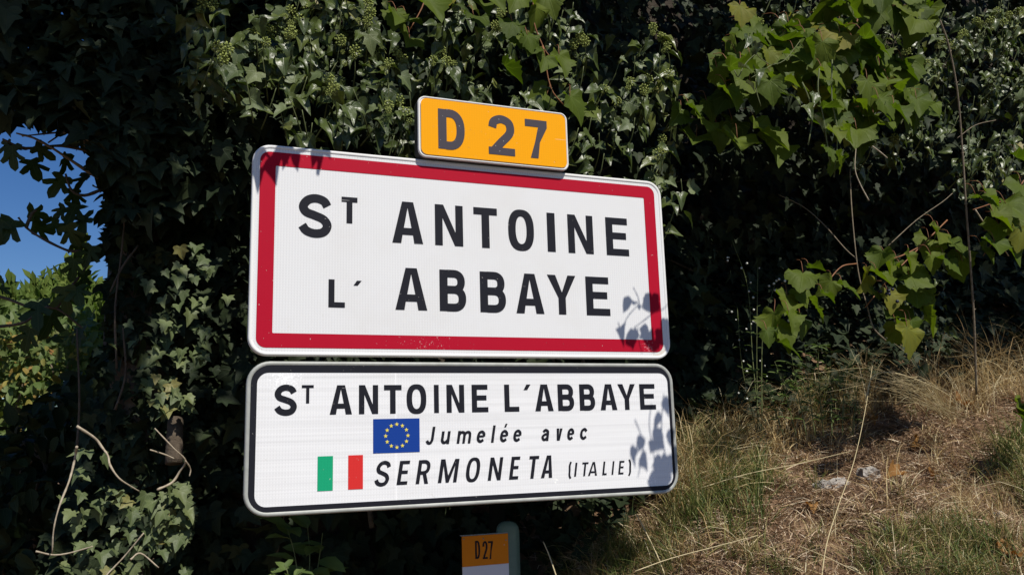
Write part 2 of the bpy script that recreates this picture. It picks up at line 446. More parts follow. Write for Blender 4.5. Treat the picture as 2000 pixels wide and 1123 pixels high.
def build_ground():
    xs = np.r_[np.linspace(-300, -12, 10), np.linspace(-10, 0, 26), np.arange(0.15, 1.0, 0.06), np.arange(1.0, 3.6, 0.03), np.arange(3.6, 4.7, .06), np.linspace(4.8, 10, 14), np.linspace(14, 300, 10)]
    ys = np.r_[np.linspace(-300, -12, 8), np.linspace(-9, -2.2, 14), np.arange(-2.0, -1.0, .06), np.arange(-1.0, 1.0, 0.03), np.arange(1.0, 1.6, .06), np.linspace(1.8, 9, 22), np.linspace(12, 300, 10)]
    X, Y = np.meshgrid(xs, ys)
    Z = ground_z(X, Y)
    v = np.c_[X.ravel(), Y.ravel(), Z.ravel()]
    nx = len(xs)
    f = [(j * nx + i, j * nx + i + 1, (j + 1) * nx + i + 1, (j + 1) * nx + i) for j in range(len(ys) - 1) for i in range(nx - 1)]
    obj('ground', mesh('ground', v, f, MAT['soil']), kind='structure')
    # the road the picture was taken from
    v = []; f = []
    for i, x in enumerate(np.linspace(-60, 60, 25)):
        v += [(x, -7.6, 0.006), (x, -2.0, 0.006)]
        if i: f.append((2 * i - 2, 2 * i, 2 * i + 1, 2 * i - 1))
    obj('road', mesh('road', v, f, MAT['asphalt'], smooth=False), kind='structure')


def wall_y(X, z):
    """front surface of the steep earth bank under the ivy"""
    X = np.asarray(X, float); z = np.asarray(z, float)
    y = 1.05 + 0.10 * (z - 1.5) + 0.22 * (vnoise(X * 1.7, z * 1.7, 5) - 0.5) + 0.08 * (vnoise(X * 6, z * 6, 6) - 0.5)
    y = y + 0.75 * sstep(1.4, 2.6, X) - 0.25 * sstep(3.2, 5.0, X)          # hollow behind the right-hand vine
    return y


def build_wall():
    xs = np.arange(-0.55, 9.0, 0.12); zs = np.arange(0.2, 5.3, 0.12)
    X, Zq = np.meshgrid(xs, zs)
    Y = wall_y(X, Zq) + 1.6 * sstep(-0.25, -0.6, X)
    v = [tuple(q) for q in np.c_[X.ravel(), Y.ravel(), Zq.ravel()]]
    nx = len(xs); nz = len(zs)
    f = [(j * nx + i, j * nx + i + 1, (j + 1) * nx + i + 1, (j + 1) * nx + i) for j in range(nz - 1) for i in range(nx - 1)]
    # top runs back, so that the bank is a solid mass
    o = len(v)
    for i, x in enumerate(xs): v.append((x, 6.0, 5.6))
    f += [((nz - 1) * nx + i, (nz - 1) * nx + i + 1, o + i + 1, o + i) for i in range(nx - 1)]
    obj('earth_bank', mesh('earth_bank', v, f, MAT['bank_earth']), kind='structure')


build_ground()
build_wall()


# ------------------------------------------------------------------ signs
def rrect(x0, z0, x1, z1, r, seg=8):
    p = []
    for cx, cz, a0 in ((x1 - r, z1 - r, 0), (x0 + r, z1 - r, 90), (x0 + r, z0 + r, 180), (x1 - r, z0 + r, 270)):
        for k in range(seg + 1):
            a = math.radians(a0 + 90 * k / seg)
            p.append((cx + r * math.cos(a), cz + r * math.sin(a)))
    return p


def poly_mesh(name, loops, y, mat):
    """flat sheet at depth y with the first loop as outline and the rest as holes"""
    pts = [Vector((a, b, 0)) for l in loops for a, b in l]
    tri = tessellate_polygon([[Vector((a, b, 0)) for a, b in l] for l in loops])
    v = [(p.x, y, p.y) for p in pts]
    f = []
    for a, b, c in tri:
        A, B, C_ = pts[a], pts[b], pts[c]
        n = (B.x - A.x) * (C_.y - A.y) - (B.y - A.y) * (C_.x - A.x)
        f.append((a, b, c) if n > 0 else (a, c, b))
    return mesh(name, v, f, mat, smooth=False)


def loft(name, rings, mat, close_first=False, close_last=False, smooth=True):
    n = len(rings[0]); v = [p for r in rings for p in r]; f = []
    for j in range(len(rings) - 1):
        for i in range(n):
            i2 = (i + 1) % n
            f.append((j * n + i, j * n + i2, (j + 1) * n + i2, (j + 1) * n + i))
    if close_first: f.append(tuple(range(n))[::-1])
    if close_last: f.append(tuple((len(rings) - 1) * n + i for i in range(n)))
    return mesh(name, v, f, mat, smooth=smooth)


def sign_body(root, x0, z0, x1, z1, r, y, depth, rim_mat, back_mat, face_mat, bead=0.010, dark_side=False):
    """folded-edge sign box: rim (bead and side), back sheet, face"""
    def ring(inset, yy):
        return [(a, yy, b) for a, b in rrect(x0 + inset, z0 + inset, x1 - inset, z1 - inset, max(r - inset, 0.004))]
    side = [ring(0.012, y + depth), ring(0.001, y + depth), ring(0.0, y + depth * 0.6), ring(0.0, y + 0.004)]
    if dark_side:
        obj('side', loft('side', side, back_mat), root); side = []
    obj('rim', loft('rim', side + [ring(0.0, y + 0.002) if not dark_side else ring(0.0, y + 0.0039), ring(0.0015, y - 0.0015),
                            ring(bead * 0.5, y - 0.003), ring(bead, y - 0.001), ring(bead + 0.0015, y + 0.0015)], rim_mat), root)
    obj('back_sheet', loft('back_sheet', [ring(0.012, y + depth - 0.004), ring(0.3 * (z1 - z0), y + depth - 0.004)], back_mat, close_last=True, smooth=False), root)
    obj('face', poly_mesh('face', [[(a, b) for a, b in rrect(x0 + bead * .9, z0 + bead * .9, x1 - bead * .9, z1 - bead * .9, max(r - bead, 0.004))]], y, face_mat), root)


def cat2(pts, n=7):
    return [tuple(q) for q in smooth_path([np.array(p) for p in pts], n)]


def ribbon(path, s):
    """strip of width s along a 2D path -> list of quads"""
    p = np.array(path, float)
    q = [p[0]]
    for a in p[1:]:
        if np.linalg.norm(a - q[-1]) > 1e-6: q.append(a)
    p = np.array(q)
    d = unit(np.diff(p, axis=0))
    nrm = np.c_[-d[:, 1], d[:, 0]]
    L_ = []; R_ = []
    for i in range(len(p)):
        if i == 0: m = nrm[0]; k = 1.0
        elif i == len(p) - 1: m = nrm[-1]; k = 1.0
        else:
            m = unit(nrm[i - 1] + nrm[i]); k = 1.0 / max(0.45, float(m @ nrm[i]))
        L_.append(p[i] + m * s / 2 * k); R_.append(p[i] - m * s / 2 * k)
    return L_, R_


def bowl(x0, z0, xr, z1, seg=9):
    """path from (x0,z1) rightwards, round and back to (x0,z0)"""
    hh = (z1 - z0) / 2; r = min(hh, (xr - x0) * 0.75); rz = hh
    p = [(x0, z1), (xr - r, z1)]
    for k in range(1, seg * 2):
        a = math.pi / 2 - math.pi * k / (seg * 2)
        ca, sa = math.cos(a), math.sin(a)
        p.append((xr - r + r * abs(ca) ** 0.86, (z0 + z1) / 2 + rz * math.copysign(abs(sa) ** 0.86, sa)))
    p += [(xr - r, z0), (x0, z0)]
    return p


def glyph(ch, w, h, s):
    """pieces of a letter in a w x h box with stroke s: ('p', loops) or ('r', path, width)"""
    t = s * 0.9
    def sc_(pts): return [(s / 2 + a * (w - s), s / 2 + b * (h - s)) for a, b in pts]
    if ch == 'I': return [('p', [[(0, 0), (w, 0), (w, h), (0, h)]])]
    if ch == 'l': return [('p', [[(0, 0), (s, 0), (s, h), (0, h)]])]
    if ch == 'T': return [('p', [[(0, h), (0, h - t), ((w - s) / 2, h - t), ((w - s) / 2, 0), ((w + s) / 2, 0), ((w + s) / 2, h - t), (w, h - t), (w, h)]])]
    if ch == 'L': return [('p', [[(0, 0), (w, 0), (w, t), (s, t), (s, h), (0, h)]])]
    if ch == 'E':
        m0, m1 = 0.52 * h - t / 2, 0.52 * h + t / 2
        return [('p', [[(0, 0), (w, 0), (w, t), (s, t), (s, m0), (w * .9, m0), (w * .9, m1), (s, m1), (s, h - t), (w * .97, h - t), (w * .97, h), (0, h)]])]
    if ch == 'N':
        return [('p', [[(0, 0), (s * .95, 0), (s * .95, h * .68), (w - s * 1.05, 0), (w, 0), (w, h), (w - s * .95, h), (w - s * .95, h * .32), (s * 1.05, h), (0, h)]])]
    if ch == 'A':
        a0 = w / 2 - s * .68; a1 = w / 2 + s * .68
        zi = 0.20 * h; zt = zi + t * .95; k = (a0 / h)
        apex = h - s * 0.55 * h / (a0 + 0.001) * 0.62
        xl = lambda z: s * 1.12 + (a0 / h) * z if False else s * 1.1 + (w / 2 - s * 1.1) * (z / (h * 0.93))
        return [('p', [[(0, 0), (s * 1.08, 0), (s * 1.08 + (w / 2 - s * 1.08) * zi / (h * .93) * .93, zi), (w - s * 1.08 - (w / 2 - s * 1.08) * zi / (h * .93) * .93, zi), (w - s * 1.08, 0), (w, 0), (a1, h), (a0, h)],
                       [(xl(zt), zt), (w - xl(zt), zt), (w / 2, h * .86)]])]
    if ch == 'Y':
        return [('p', [[((w - s) / 2, 0), ((w + s) / 2, 0), ((w + s) / 2, h * .42), (w, h), (w - s * 1.12, h), (w / 2, h * .56), (s * 1.12, h), (0, h), ((w - s) / 2, h * .42)]])]
    if ch == 'M':
        return [('p', [[(0, 0), (s, 0), (s, h * .72), (w / 2 - s * .42, 0), (w / 2 + s * .42, 0), (w - s, h * .72), (w - s, 0), (w, 0), (w, h), (w - s * 1.25, h), (w / 2, h * .30), (s * 1.25, h), (0, h)]])]
    if ch == 'v':
        return [('p', [[(w / 2 - s * .6, 0), (w / 2 + s * .6, 0), (w, h), (w - s * 1.05, h), (w / 2, s * 1.4), (s * 1.05, h), (0, h)]])]
    if ch == "'": return [('p', [[(0, 0), (w * .52, 0), (w, h), (w * .42, h)]])]
    if ch in 'O':
        def se(a, b, n=2.5):
            return [(w / 2 + a * math.copysign(abs(math.cos(q)) ** (2 / n), math.cos(q)), h / 2 + b * math.copysign(abs(math.sin(q)) ** (2 / n), math.sin(q)))
                    for q in np.linspace(0, 2 * math.pi, 49)[:-1]]
        return [('p', [se(w / 2, h / 2), se(w / 2 - s, h / 2 - s * .88, 2.3)])]
    if ch == 'D':
        return [('p', [[(0, 0), (s, 0), (s, h), (0, h)]]), ('r', bowl(s * .9, t / 2, w - s / 2, h - t / 2), s * .97)]
    if ch == 'B':
        zm = h * .52
        return [('p', [[(0, 0), (s, 0), (s, h), (0, h)]]), ('r', bowl(s * .9, t / 2, w - s / 2, zm), s * .95), ('r', bowl(s * .9, zm, w - s / 2 - w * .04, h - t / 2), s * .93)]
    if ch == 'R':
        zm = h * .46
        return [('p', [[(0, 0), (s, 0), (s, h), (0, h)]]), ('r', bowl(s * .9, zm, w - s / 2, h - t / 2), s * .95),
                ('p', [[(w - s * 1.05, 0), (w, 0), (w * .62 + s * .3, zm), (w * .62 - s * .7, zm)]])]
    if ch == 'S':
        return [('r', cat2(sc_([(.985, .79), (.84, .935), (.52, 1.0), (.2, .94), (.02, .765), (.13, .60), (.46, .515), (.83, .41), (.985, .235), (.84, .055), (.5, 0.0), (.16, .065), (-.02, .215)])), s)]
    if ch == '2':
        return [('r', cat2(sc_([(.0, .72), (.10, .91), (.48, 1.0), (.88, .91), (.99, .71), (.88, .52), (.45, .25), (.05, -.02)])), s), ('p', [[(0, 0), (w, 0), (w, t), (0, t)]])]
    if ch == '7':
        return [('p', [[(0, h), (w, h), (w, h - t), (w * .66, h * .42), (w * .57, 0), (w * .57 - s, 0), (w * .44, h * .42), (w - s * 1.15, h - t), (0, h - t)]])]
    if ch == '(':
        return [('r', cat2([(w - s / 2, h), (w * .3, h * .78), (s / 2, h * .5), (w * .3, h * .2), (w - s / 2, 0)]), s)]
    if ch == ')':
        return [('r', cat2([(s / 2, h), (w * .7, h * .78), (w - s / 2, h * .5), (w * .7, h * .2), (s / 2, 0)]), s)]
    if ch == 'J':
        return [('r', [(w - s / 2, h)] + cat2(sc_([(1, .42), (.97, .18), (.7, 0), (.3, .01), (.0, .16)])), s)]
    if ch == 'u':
        return [('r', [(s / 2, h)] + cat2(sc_([(0, .5), (.02, .2), (.3, 0), (.65, .06), (1, .3)])), s), ('p', [[(w - s, 0), (w, 0), (w, h), (w - s, h)]])]
    if ch == 'm':
        return [('p', [[(0, 0), (s, 0), (s, h), (0, h)]]), ('r', cat2(sc_([(0, .66), (.12, .93), (.3, 1), (.46, .88), (.5, .6)])) + [(w / 2, 0)], s * .95),
                ('r', cat2(sc_([(.5, .66), (.62, .93), (.8, 1), (.96, .88), (1, .6)])) + [(w - s / 2, 0)], s * .95)]
    if ch == 'e':
        return [('r', cat2(sc_([(1, .5), (.95, .8), (.55, 1.0), (.12, .85), (0, .5), (.1, .16), (.5, 0), (.97, .17)])), s), ('p', [[(s, h * .44), (w - s * .5, h * .44), (w - s * .5, h * .44 + t * .85), (s, h * .44 + t * .85)]])]
    if ch == 'c':
        return [('r', cat2(sc_([(.97, .76), (.55, 1.0), (.1, .82), (0, .5), (.1, .18), (.52, 0), (.97, .2)])), s)]
    if ch == 'a':
        return [('r', cat2(sc_([(.06, .80), (.45, 1.0), (.92, .86), (1, .6)])) + [(w - s / 2, 0)], s),
                ('r', cat2(sc_([(1, .58), (.45, .54), (.02, .30), (.3, 0.0), (.72, .06), (1, .28)])), s * .92)]
    raise ValueError(ch)


def letter(root, ch, x0, z0, x1, z1, y, mat, s, shear=0.0, name='letter'):
    h = z1 - z0; w = (x1 - x0) - h * shear
    if shear and ch in 'SOecau':              # round letters do not fill the slanted box's corners
        w += .5 * h * shear; x0 -= .25 * h * shear
    V = []; F = []
    for k, pc in enumerate(glyph(ch, w, h, s)):
        yy = y - 0.00015 * k
        o = len(V)
        if pc[0] == 'p':
            loops = pc[1]
            pts = [q for l in loops for q in l]
            tri = tessellate_polygon([[Vector((a, b, 0)) for a, b in l] for l in loops])
            V += [(x0 + a + b * shear, yy, z0 + b) for a, b in pts]
            for a, b, c in tri:
                A, B, C_ = pts[a], pts[b], pts[c]
                n = (B[0] - A[0]) * (C_[1] - A[1]) - (B[1] - A[1]) * (C_[0] - A[0])
                F.append((a + o, b + o, c + o) if n > 0 else (a + o, c + o, b + o))
        else:
            L_, R_ = ribbon(pc[1], pc[2])
            for a, b in zip(L_, R_):
                V += [(x0 + a[0] + a[1] * shear, yy, z0 + a[1]), (x0 + b[0] + b[1] * shear, yy, z0 + b[1])]
            for i in range(len(L_) - 1):
                F.append((o + 2 * i, o + 2 * i + 1, o + 2 * i + 3, o + 2 * i + 2))
    V = [tuple(np.array(q) - base_of(root) + np.array([0, 0, 0])) for q in V]
    return obj(name, mesh(name, V, F, mat, smooth=False), root)


def text_line(root, items, y, mat, s, shear=0.0, Y=0.0):
    """items: (char, left px, right px, top px, bottom px) as seen in the photograph, brought onto the sign's plane"""
    for ch, l, r, tp, bt in items:
        P0 = at(l, bt, Y); P1 = at(r, tp, Y); Pm0 = at((l + r) / 2, bt, Y); Pm1 = at((l + r) / 2, tp, Y)
        letter(root, ch, P0[0] if shear else at(l, (tp + bt) / 2, Y)[0], Pm0[2], P1[0] if shear else at(r, (tp + bt) / 2, Y)[0], Pm1[2], y, mat, s, shear)


def aligned(items, Y, z0, z1):
    out = []
    for ch, l, r, tp, bt in items:
        out.append((ch, l, r, tp, bt))
    return out


def letters_on(root, row, y, mat, s, z0, z1, Y=0.0, shear=0.0):
    """row: (char, left px, right px, y px of the middle); baseline z0 and cap line z1 in metres, level"""
    for ch, l, r, ym, *ov in row:
        a0, a1 = (ov + [z0, z1])[:2] if ov else (z0, z1)
        xa = at(l, ym, Y)[0]; xb = at(r, ym, Y)[0]
        letter(root, ch, xa, a0, xb, a1, y, mat, s, shear if ch not in '()' else .09)


# main town sign
ZT, ZB = 2.3803, 1.7913
town = thing('town_sign', 'large white town sign with red border reading ST ANTOINE L\'ABBAYE', 'town sign', (0, 0, 0))
sign_body(town, 0.0, ZB, 1.30, ZT, 0.050, 0.0, 0.028, MAT['white_edge'], MAT['dark_back'], MAT['white_sheet'])
obj('red_border', poly_mesh('red_border', [rrect(0.0205, 1.8130, 1.2735, 2.3600, 0.026), rrect(0.0625, 1.8522, 1.2335, 2.3206, 0.003, 3)[::-1]], -0.0010, MAT['red_sheet']), town)
z0a, z1a = at(940, 482, 0)[2], at(940, 402, 0)[2]
def zrow(pts):  # mean height of marked pixels on the sign plane
    return float(np.mean([at(a, b, 0)[2] for a, b in pts]))
z1a = zrow([(795, 394), (876, 400), (947, 405), (1076, 417), (1132, 420.5), (1205, 428)])
z0a = zrow([(795, 474), (876, 480), (948, 484), (1076, 491.5), (1135, 496), (1207, 501)])
row = [('A', 766, 826, 434), ('N', 849.5, 904, 440), ('T', 925, 971, 444), ('O', 992.5, 1042.5, 450, z0a - .003, z1a + .003), ('I', 1068.5, 1084, 454), ('N', 1109, 1158, 458), ('E', 1183.5, 1227, 465)]
S_BIG = 0.0245
letters_on(town, [('S', 582.5, 648.5, 422, zrow([(615, 464.6)]), zrow([(615, 379.5)]))], -0.0010, MAT['black_print'], S_BIG, 0, 1)
letters_on(town, [('T', 667, 698, 411, zrow([(682, 436.5)]), zrow([(682, 385.5)]))], -0.0010, MAT['black_print'], 0.0165, 0, 1)
letters_on(town, row, -0.0010, MAT['black_print'], S_BIG, z0a, z1a)
z1b = zrow([(802, 522.5), (884, 526.5), (962, 531), (1035, 534.5), (1097, 538.5), (1166, 543)])
z0b = zrow([(802, 605), (884, 607.5), (962, 609.5), (1035, 612), (1097, 615), (1167, 617.5)])
row = [('A', 772, 834, 564), ('B', 858.5, 910.5, 567), ('B', 937.5, 988, 570), ('A', 1007.5, 1062, 574), ('Y', 1069.5, 1125, 576), ('E', 1144.5, 1190.5, 580)]
letters_on(town, row, -0.0010, MAT['black_print'], S_BIG, z0b, z1b)
letters_on(town, [('L', 641.5, 673.7, 573, zrow([(656, 600.5)]), zrow([(656, 546)]))], -0.0010, MAT['black_print'], 0.0165, 0, 1)
letters_on(town, [("'", 690.3, 706.3, 553, zrow([(698, 558)]), zrow([(698, 548.3)]))], -0.0010, MAT['black_print'], 0.0165, 0, 1)

# twinning sign below
twin = thing('twinning_sign', 'black-edged white panel under the town sign with two small flags', 'town sign', (0, 0, 0))
sign_body(twin, -0.0005, 1.3742, 1.3005, 1.7766, 0.060, 0.0, 0.028, MAT['alu'], MAT['dark_back'], MAT['white_sheet2'], bead=0.011)
obj('black_border', poly_mesh('black_border', [rrect(0.0095, 1.3842, 1.2905, 1.7666, 0.051), rrect(0.0267, 1.3990, 1.2807, 1.7466, 0.030)[::-1]], -0.0010, MAT['black_print']), twin)
z1 = zrow([(720, 751.2), (852, 750.6), (938, 750.3), (1062, 750.3), (1147, 750.6), (1264, 751.4)])
z0 = zrow([(720, 807.8), (852, 805.3), (938, 804.2), (1062, 802.2), (1147, 801.4), (1264, 800.8)])
S2 = 0.0158
row = [('A', 644, 687.5, 780), ('N', 701, 738.5, 780), ('T', 750, 784.3, 779), ('O', 794, 832.5, 778, z0 - .002, z1 + .002), ('I', 847.6, 856.9, 778), ('N', 872, 906.5, 777), ('E', 921.3, 953.2, 777),
       ('L', 985, 1013.5, 777), ("'", 1022, 1036, 755, z1 - .0165, z1), ('A', 1044.7, 1080.3, 776), ('B', 1089.3, 1121, 776), ('B', 1131.7, 1162, 776), ('A', 1172, 1204.5, 776), ('Y', 1206.8, 1241, 776), ('E', 1249.3, 1280, 776)]
letters_on(twin, row, -0.0010, MAT['black_print'], S2, z0, z1)
letters_on(twin, [('S', 535.5, 580.5, 781, zrow([(557, 811.7)]), zrow([(557, 750.6)]))], -0.0010, MAT['black_print'], 0.0165, 0, 1)
letters_on(twin, [('T', 589.3, 612.6, 769, zrow([(600, 787.5)]), zrow([(600, 751.8)]))], -0.0010, MAT['black_print'], 0.0085, 0, 1)
SH = 0.168
zx0 = zrow([(870, 866.2), (906, 865.2), (939, 864.5), (1064, 861), (1115, 859.6), (1140, 858.8)])
zx1 = zrow([(870, 843.3), (906, 839.8), (939, 839), (1064, 836.8), (1115, 836), (1140, 835.3)])
zc1 = zrow([(843, 833), (963, 830.3)])
row = [('J', 829.5, 850.7, 850, zx0, zc1), ('u', 860.5, 879.5, 854), ('m', 891.3, 922, 853), ('e', 930.3, 948.5, 852), ('l', 958.3, 967.6, 848, zx0, zc1), ('e', 975.7, 993, 851), ('e', 1001.7, 1019, 850),
       ('a', 1056.5, 1073, 849), ('v', 1084, 1099, 848), ('e', 1107, 1122, 848), ('c', 1132, 1148.4, 847)]
letters_on(twin, row, -0.0010, MAT['black_print'], 0.0080, zx0, zx1, shear=SH)
letters_on(twin, [("'", 984.5, 991.5, 832, zc1 - 0.0065, zc1 + .004)], -0.0010, MAT['black_print'], 0.006, 0, 1)
z1 = zrow([(790, 899.2), (829, 898), (878, 896), (968, 892.3), (1006, 891), (1042, 890), (1071, 889)])
z0 = zrow([(786, 946), (826, 944.2), (874, 942), (965, 937.6), (1003, 935.8), (1040, 933.9), (1068, 932.8)])
row = [('S', 731.2, 764, 925, z0 - .002, z1 + .002), ('E', 774, 802, 922), ('R', 811.3, 843, 921), ('M', 854.6, 898, 919), ('O', 908.7, 939, 916, z0 - .002, z1 + .002), ('N', 951.8, 983.6, 915), ('E', 993.2, 1017.5, 913), ('T', 1028.5, 1054, 912), ('A', 1055.3, 1084, 911)]
letters_on(twin, row, -0.0010, MAT['black_print'], 0.0102, z0, z1, shear=SH)
z1 = zrow([(1124, 902.4), (1142, 902), (1158, 902), (1182, 901), (1213, 899.7)])
z0 = zrow([(1124, 929.6), (1142, 929.2), (1158, 928.4), (1182, 927.2), (1213, 926.3)])
row = [('(', 1109.3, 1117.6, 917, z0 - .005, z1 + .003), ('I', 1120.5, 1128.2, 916), ('T', 1134, 1150, 915), ('A', 1147.5, 1169, 915), ('L', 1175.4, 1187.7, 914), ('I', 1193.5, 1200.6, 913), ('E', 1206.6, 1220.5, 913), (')', 1225.5, 1233.5, 913, z0 - .005, z1 + .003)]
letters_on(twin, row, -0.0010, MAT['black_print'], 0.0060, z0, z1, shear=SH)
# flags
eu = obj('european_flag', poly_mesh('european_flag', [[(0.3360, 1.5263), (0.4674, 1.5263), (0.4674, 1.6190), (0.3360, 1.6190)]], -0.0010, MAT['flag_blue']), twin)
cx, cz = 0.4022, 1.5722
for k in range(12):
    a = math.radians(30 * k)
    sx_, sz_ = cx + 0.0315 * math.sin(a), cz + 0.0315 * math.cos(a)
    pts = []
    for j in range(10):
        rr_ = 0.0062 if j % 2 == 0 else 0.0026
        b = math.radians(36 * j)
        pts.append((sx_ + rr_ * math.sin(b), sz_ + rr_ * math.cos(b)))
    obj('star', poly_mesh('star', [pts[::-1]], -0.0018, MAT['star']), eu)
it = obj('italian_flag', poly_mesh('italian_flag', [[(0.1866, 1.4330), (0.2272, 1.4330), (0.2272, 1.5233), (0.1866, 1.5233)]], -0.0010, MAT['flag_green']), twin)
obj('red_stripe', poly_mesh('red_stripe', [[(0.2682, 1.4333), (0.3082, 1.4333), (0.3082, 1.5234), (0.2682, 1.5234)]], -0.0010, MAT['flag_red']), it)

# road number sign on top
YD = -0.022
dn = thing('road_number_sign', 'small yellow road number sign reading D 27 above the town sign', 'road sign', (0, 0, 0))
sign_body(dn, 0.4655, 2.3800, 0.9560, 2.5722, 0.024, YD, 0.045, MAT['white_edge'], MAT['dark_back'], MAT['white_edge'], bead=0.006, dark_side=True)
obj('yellow_field', poly_mesh('yellow_field', [rrect(0.4738, 2.3880, 0.9478, 2.5640, 0.019)], YD - 0.0040, MAT['yellow_sheet']), dn)
zd = lambda pts: float(np.mean([at(a, b, YD)[2] for a, b in pts]))
z1 = zd([(872, 215.5), (978, 227), (1045, 236.5)]); z0 = zd([(872, 293), (978, 304), (1045, 309.5)])
letters_on(dn, [('D', 855, 906.8, 255), ('2', 953, 1004, 267, z0 - .001, z1 + .002), ('7', 1025, 1067.5, 272)], YD - 0.0048, MAT['grey_print'], 0.0262, z0, z1, Y=YD)

# one dark post behind the three panels, with cross rails
XP = float(at(972, 1040, .47)[0])
p = thing('sign_post', 'dark post with bracket arms behind the signs and the kilometre marker', 'post', (XP, 0.47, 0.55))
v, f = tube([(0, 0, 0), (0, 0, 1.0), (0, 0, 2.0)], 0.026, 0.026, 18)
obj('shaft', mesh('shaft', v, f, MAT['post_dark']), p)
def box8(V): return mesh('rail', V, [(0, 1, 3, 2), (4, 6, 7, 5), (0, 4, 5, 1), (2, 3, 7, 6), (0, 2, 6, 4), (1, 5, 7, 3)], MAT['post_dark'], smooth=False)
for z, x0_, x1_ in ((0.91, .12, 1.18), (1.11, .12, 1.18), (1.33, .12, 1.18), (1.74, .12, 1.18), (1.88, .52, .90), (1.98, .52, .90)):
    V = [(x - XP, y - .47, z + q) for x in (x0_, x1_) for y in (.0275, .055) for q in (-.014, .014)]
    obj('rail', box8(V), p)
    V = [(x, y - .47, z + q) for x in (-.02, .02) for y in (.055, .45) for q in (-.013, .013)]
    obj('bracket_arm', box8(V), p)
    v, f = tube([(0, 0, z - .012), (0, 0, z + .012)], 0.0285, 0.0285, 18)
    obj('clamp', mesh('clamp', v, f, MAT['post_dark']), p)

# kilometre marker in the sign's shade
YK = 0.34
km = thing('kilometre_marker', 'small orange and white D27 marker plate on a rounded green post', 'road marker', (float(at(991, 1060, YK)[0]), YK, 0.85))
kb = base_of(km)
prof = []
for k in range(13):                         # rounded hollow post, flat towards the plate
    a = math.pi * k / 12
    prof.append((0.037 * math.cos(a), 0.028 * math.sin(a)))
prof += [(-0.037, -0.014), (-0.018, -0.017), (0.018, -0.017), (0.037, -0.014)]
ztop = at(995, 1017, YK)[2] - kb[2]
rings = []
for z, s in ((0, 1), (ztop - 0.032, 1), (ztop - 0.018, 0.93), (ztop - 0.008, 0.76), (ztop - 0.002, 0.5), (ztop, 0.2)):
    rings.append([(a * s, b * s, z) for a, b in prof])
obj('post', loft('post', rings, MAT['post_green'], close_last=True), km)
yk = YK - 0.02
xl, xr = at(902, 1075, yk)[0] - kb[0], at(992, 1075, yk)[0] - kb[0]
zt, zm, zb = at(945, 1044, yk)[2] - kb[2], at(948, 1102.5, yk)[2] - kb[2], at(948, 1240, yk)[2] - kb[2]
def plate(z_0, z_1, nm, mt):
    y0, y1 = -0.0245, -0.0205
    r1 = [(xl, y1, z_0), (xr, y1, z_0), (xr, y1, z_1), (xl, y1, z_1)]
    r0 = [(xl, y0, z_0), (xr, y0, z_0), (xr, y0, z_1), (xl, y0, z_1)]
    return obj(nm, loft(nm, [r1, r0], mt, close_first=True, close_last=True, smooth=False), km)
plate(zm, zt, 'number_plate', MAT['km_orange'])
plate(zb, zm - 0.0005, 'distance_plate', MAT['km_white'])
v = [(xl - .001, -.0205, zt + .0005), (xr + .001, -.0205, zt + .0005), (xr + .001, -.004, zt + .0005), (xl - .001, -.004, zt + .0005), (xl - .001, -.0205, zt + .003), (xr + .001, -.0205, zt + .003), (xr + .001, -.004, zt + .003), (xl - .001, -.004, zt + .003)]
obj('top_flange', mesh('top_flange', v, [(0, 1, 5, 4), (1, 2, 6, 5), (2, 3, 7, 6), (3, 0, 4, 7), (4, 5, 6, 7), (3, 2, 1, 0)], MAT['steel'], smooth=False), km)
for ch, l, r in (('D', 927, 936.6), ('2', 941.5, 951.2), ('7', 952.4, 962)):
    letter(km, ch, at(l, 1072, yk)[0], at(l, 1090.5 + (l - 927) * .03, yk)[2], at(r, 1072, yk)[0], at(l, 1055.5 + (l - 927) * .03, yk)[2], YK - 0.0252, MAT['black_print'], 0.0058)
for px_, py_ in ((904.5, 1052), (987, 1053.5), (943, 1051)):
    c = at(px_, py_, yk) - kb
    v, f = tube([(c[0], -0.0243, c[2]), (c[0], -0.0268, c[2])], 0.0022, 0.0019, 8)
    obj('rivet', mesh('rivet', v, f, MAT['steel']), km)


# ------------------------------------------------------------------ leaf shapes
def leaf_shape(half, centre, fold, droop, ring=True, wave=0.0, seed=0, asym=0.06):
    r = np.random.default_rng(seed)
    right = list(half)
    left = [(-x * (1 + r.normal() * asym), y + r.normal() * asym * 0.25) for x, y in half[1:-1]][::-1]
    right = [(x * (1 + r.normal() * asym), y + r.normal() * asym * 0.25) if 0 < i < len(half) - 1 else (x, y) for i, (x, y) in enumerate(right)]
    out = right + left
    n = len(out)
    def zf(x, y, k):
        return fold * abs(x) - droop * y * y + wave * math.sin(7 * y + 5 * abs(x) + seed) * abs(x) * k
    v = [(centre[0], centre[1], zf(*centre, 1))]
    if ring:
        for x, y in out:
            xm, ym = centre[0] + (x - centre[0]) * .55, centre[1] + (y - centre[1]) * .55
            v.append((xm, ym, zf(xm, ym, 1)))
    for x, y in out: v.append((x, y, zf(x, y, 1)))
    f = []
    for i in range(n):
        j = (i + 1) % n
        if ring:
            f.append((0, 1 + i, 1 + j)); f.append((1 + i, 1 + n + i, 1 + n + j, 1 + j))
        else:
            f.append((0, 1 + i, 1 + j))
    return np.array(v), f


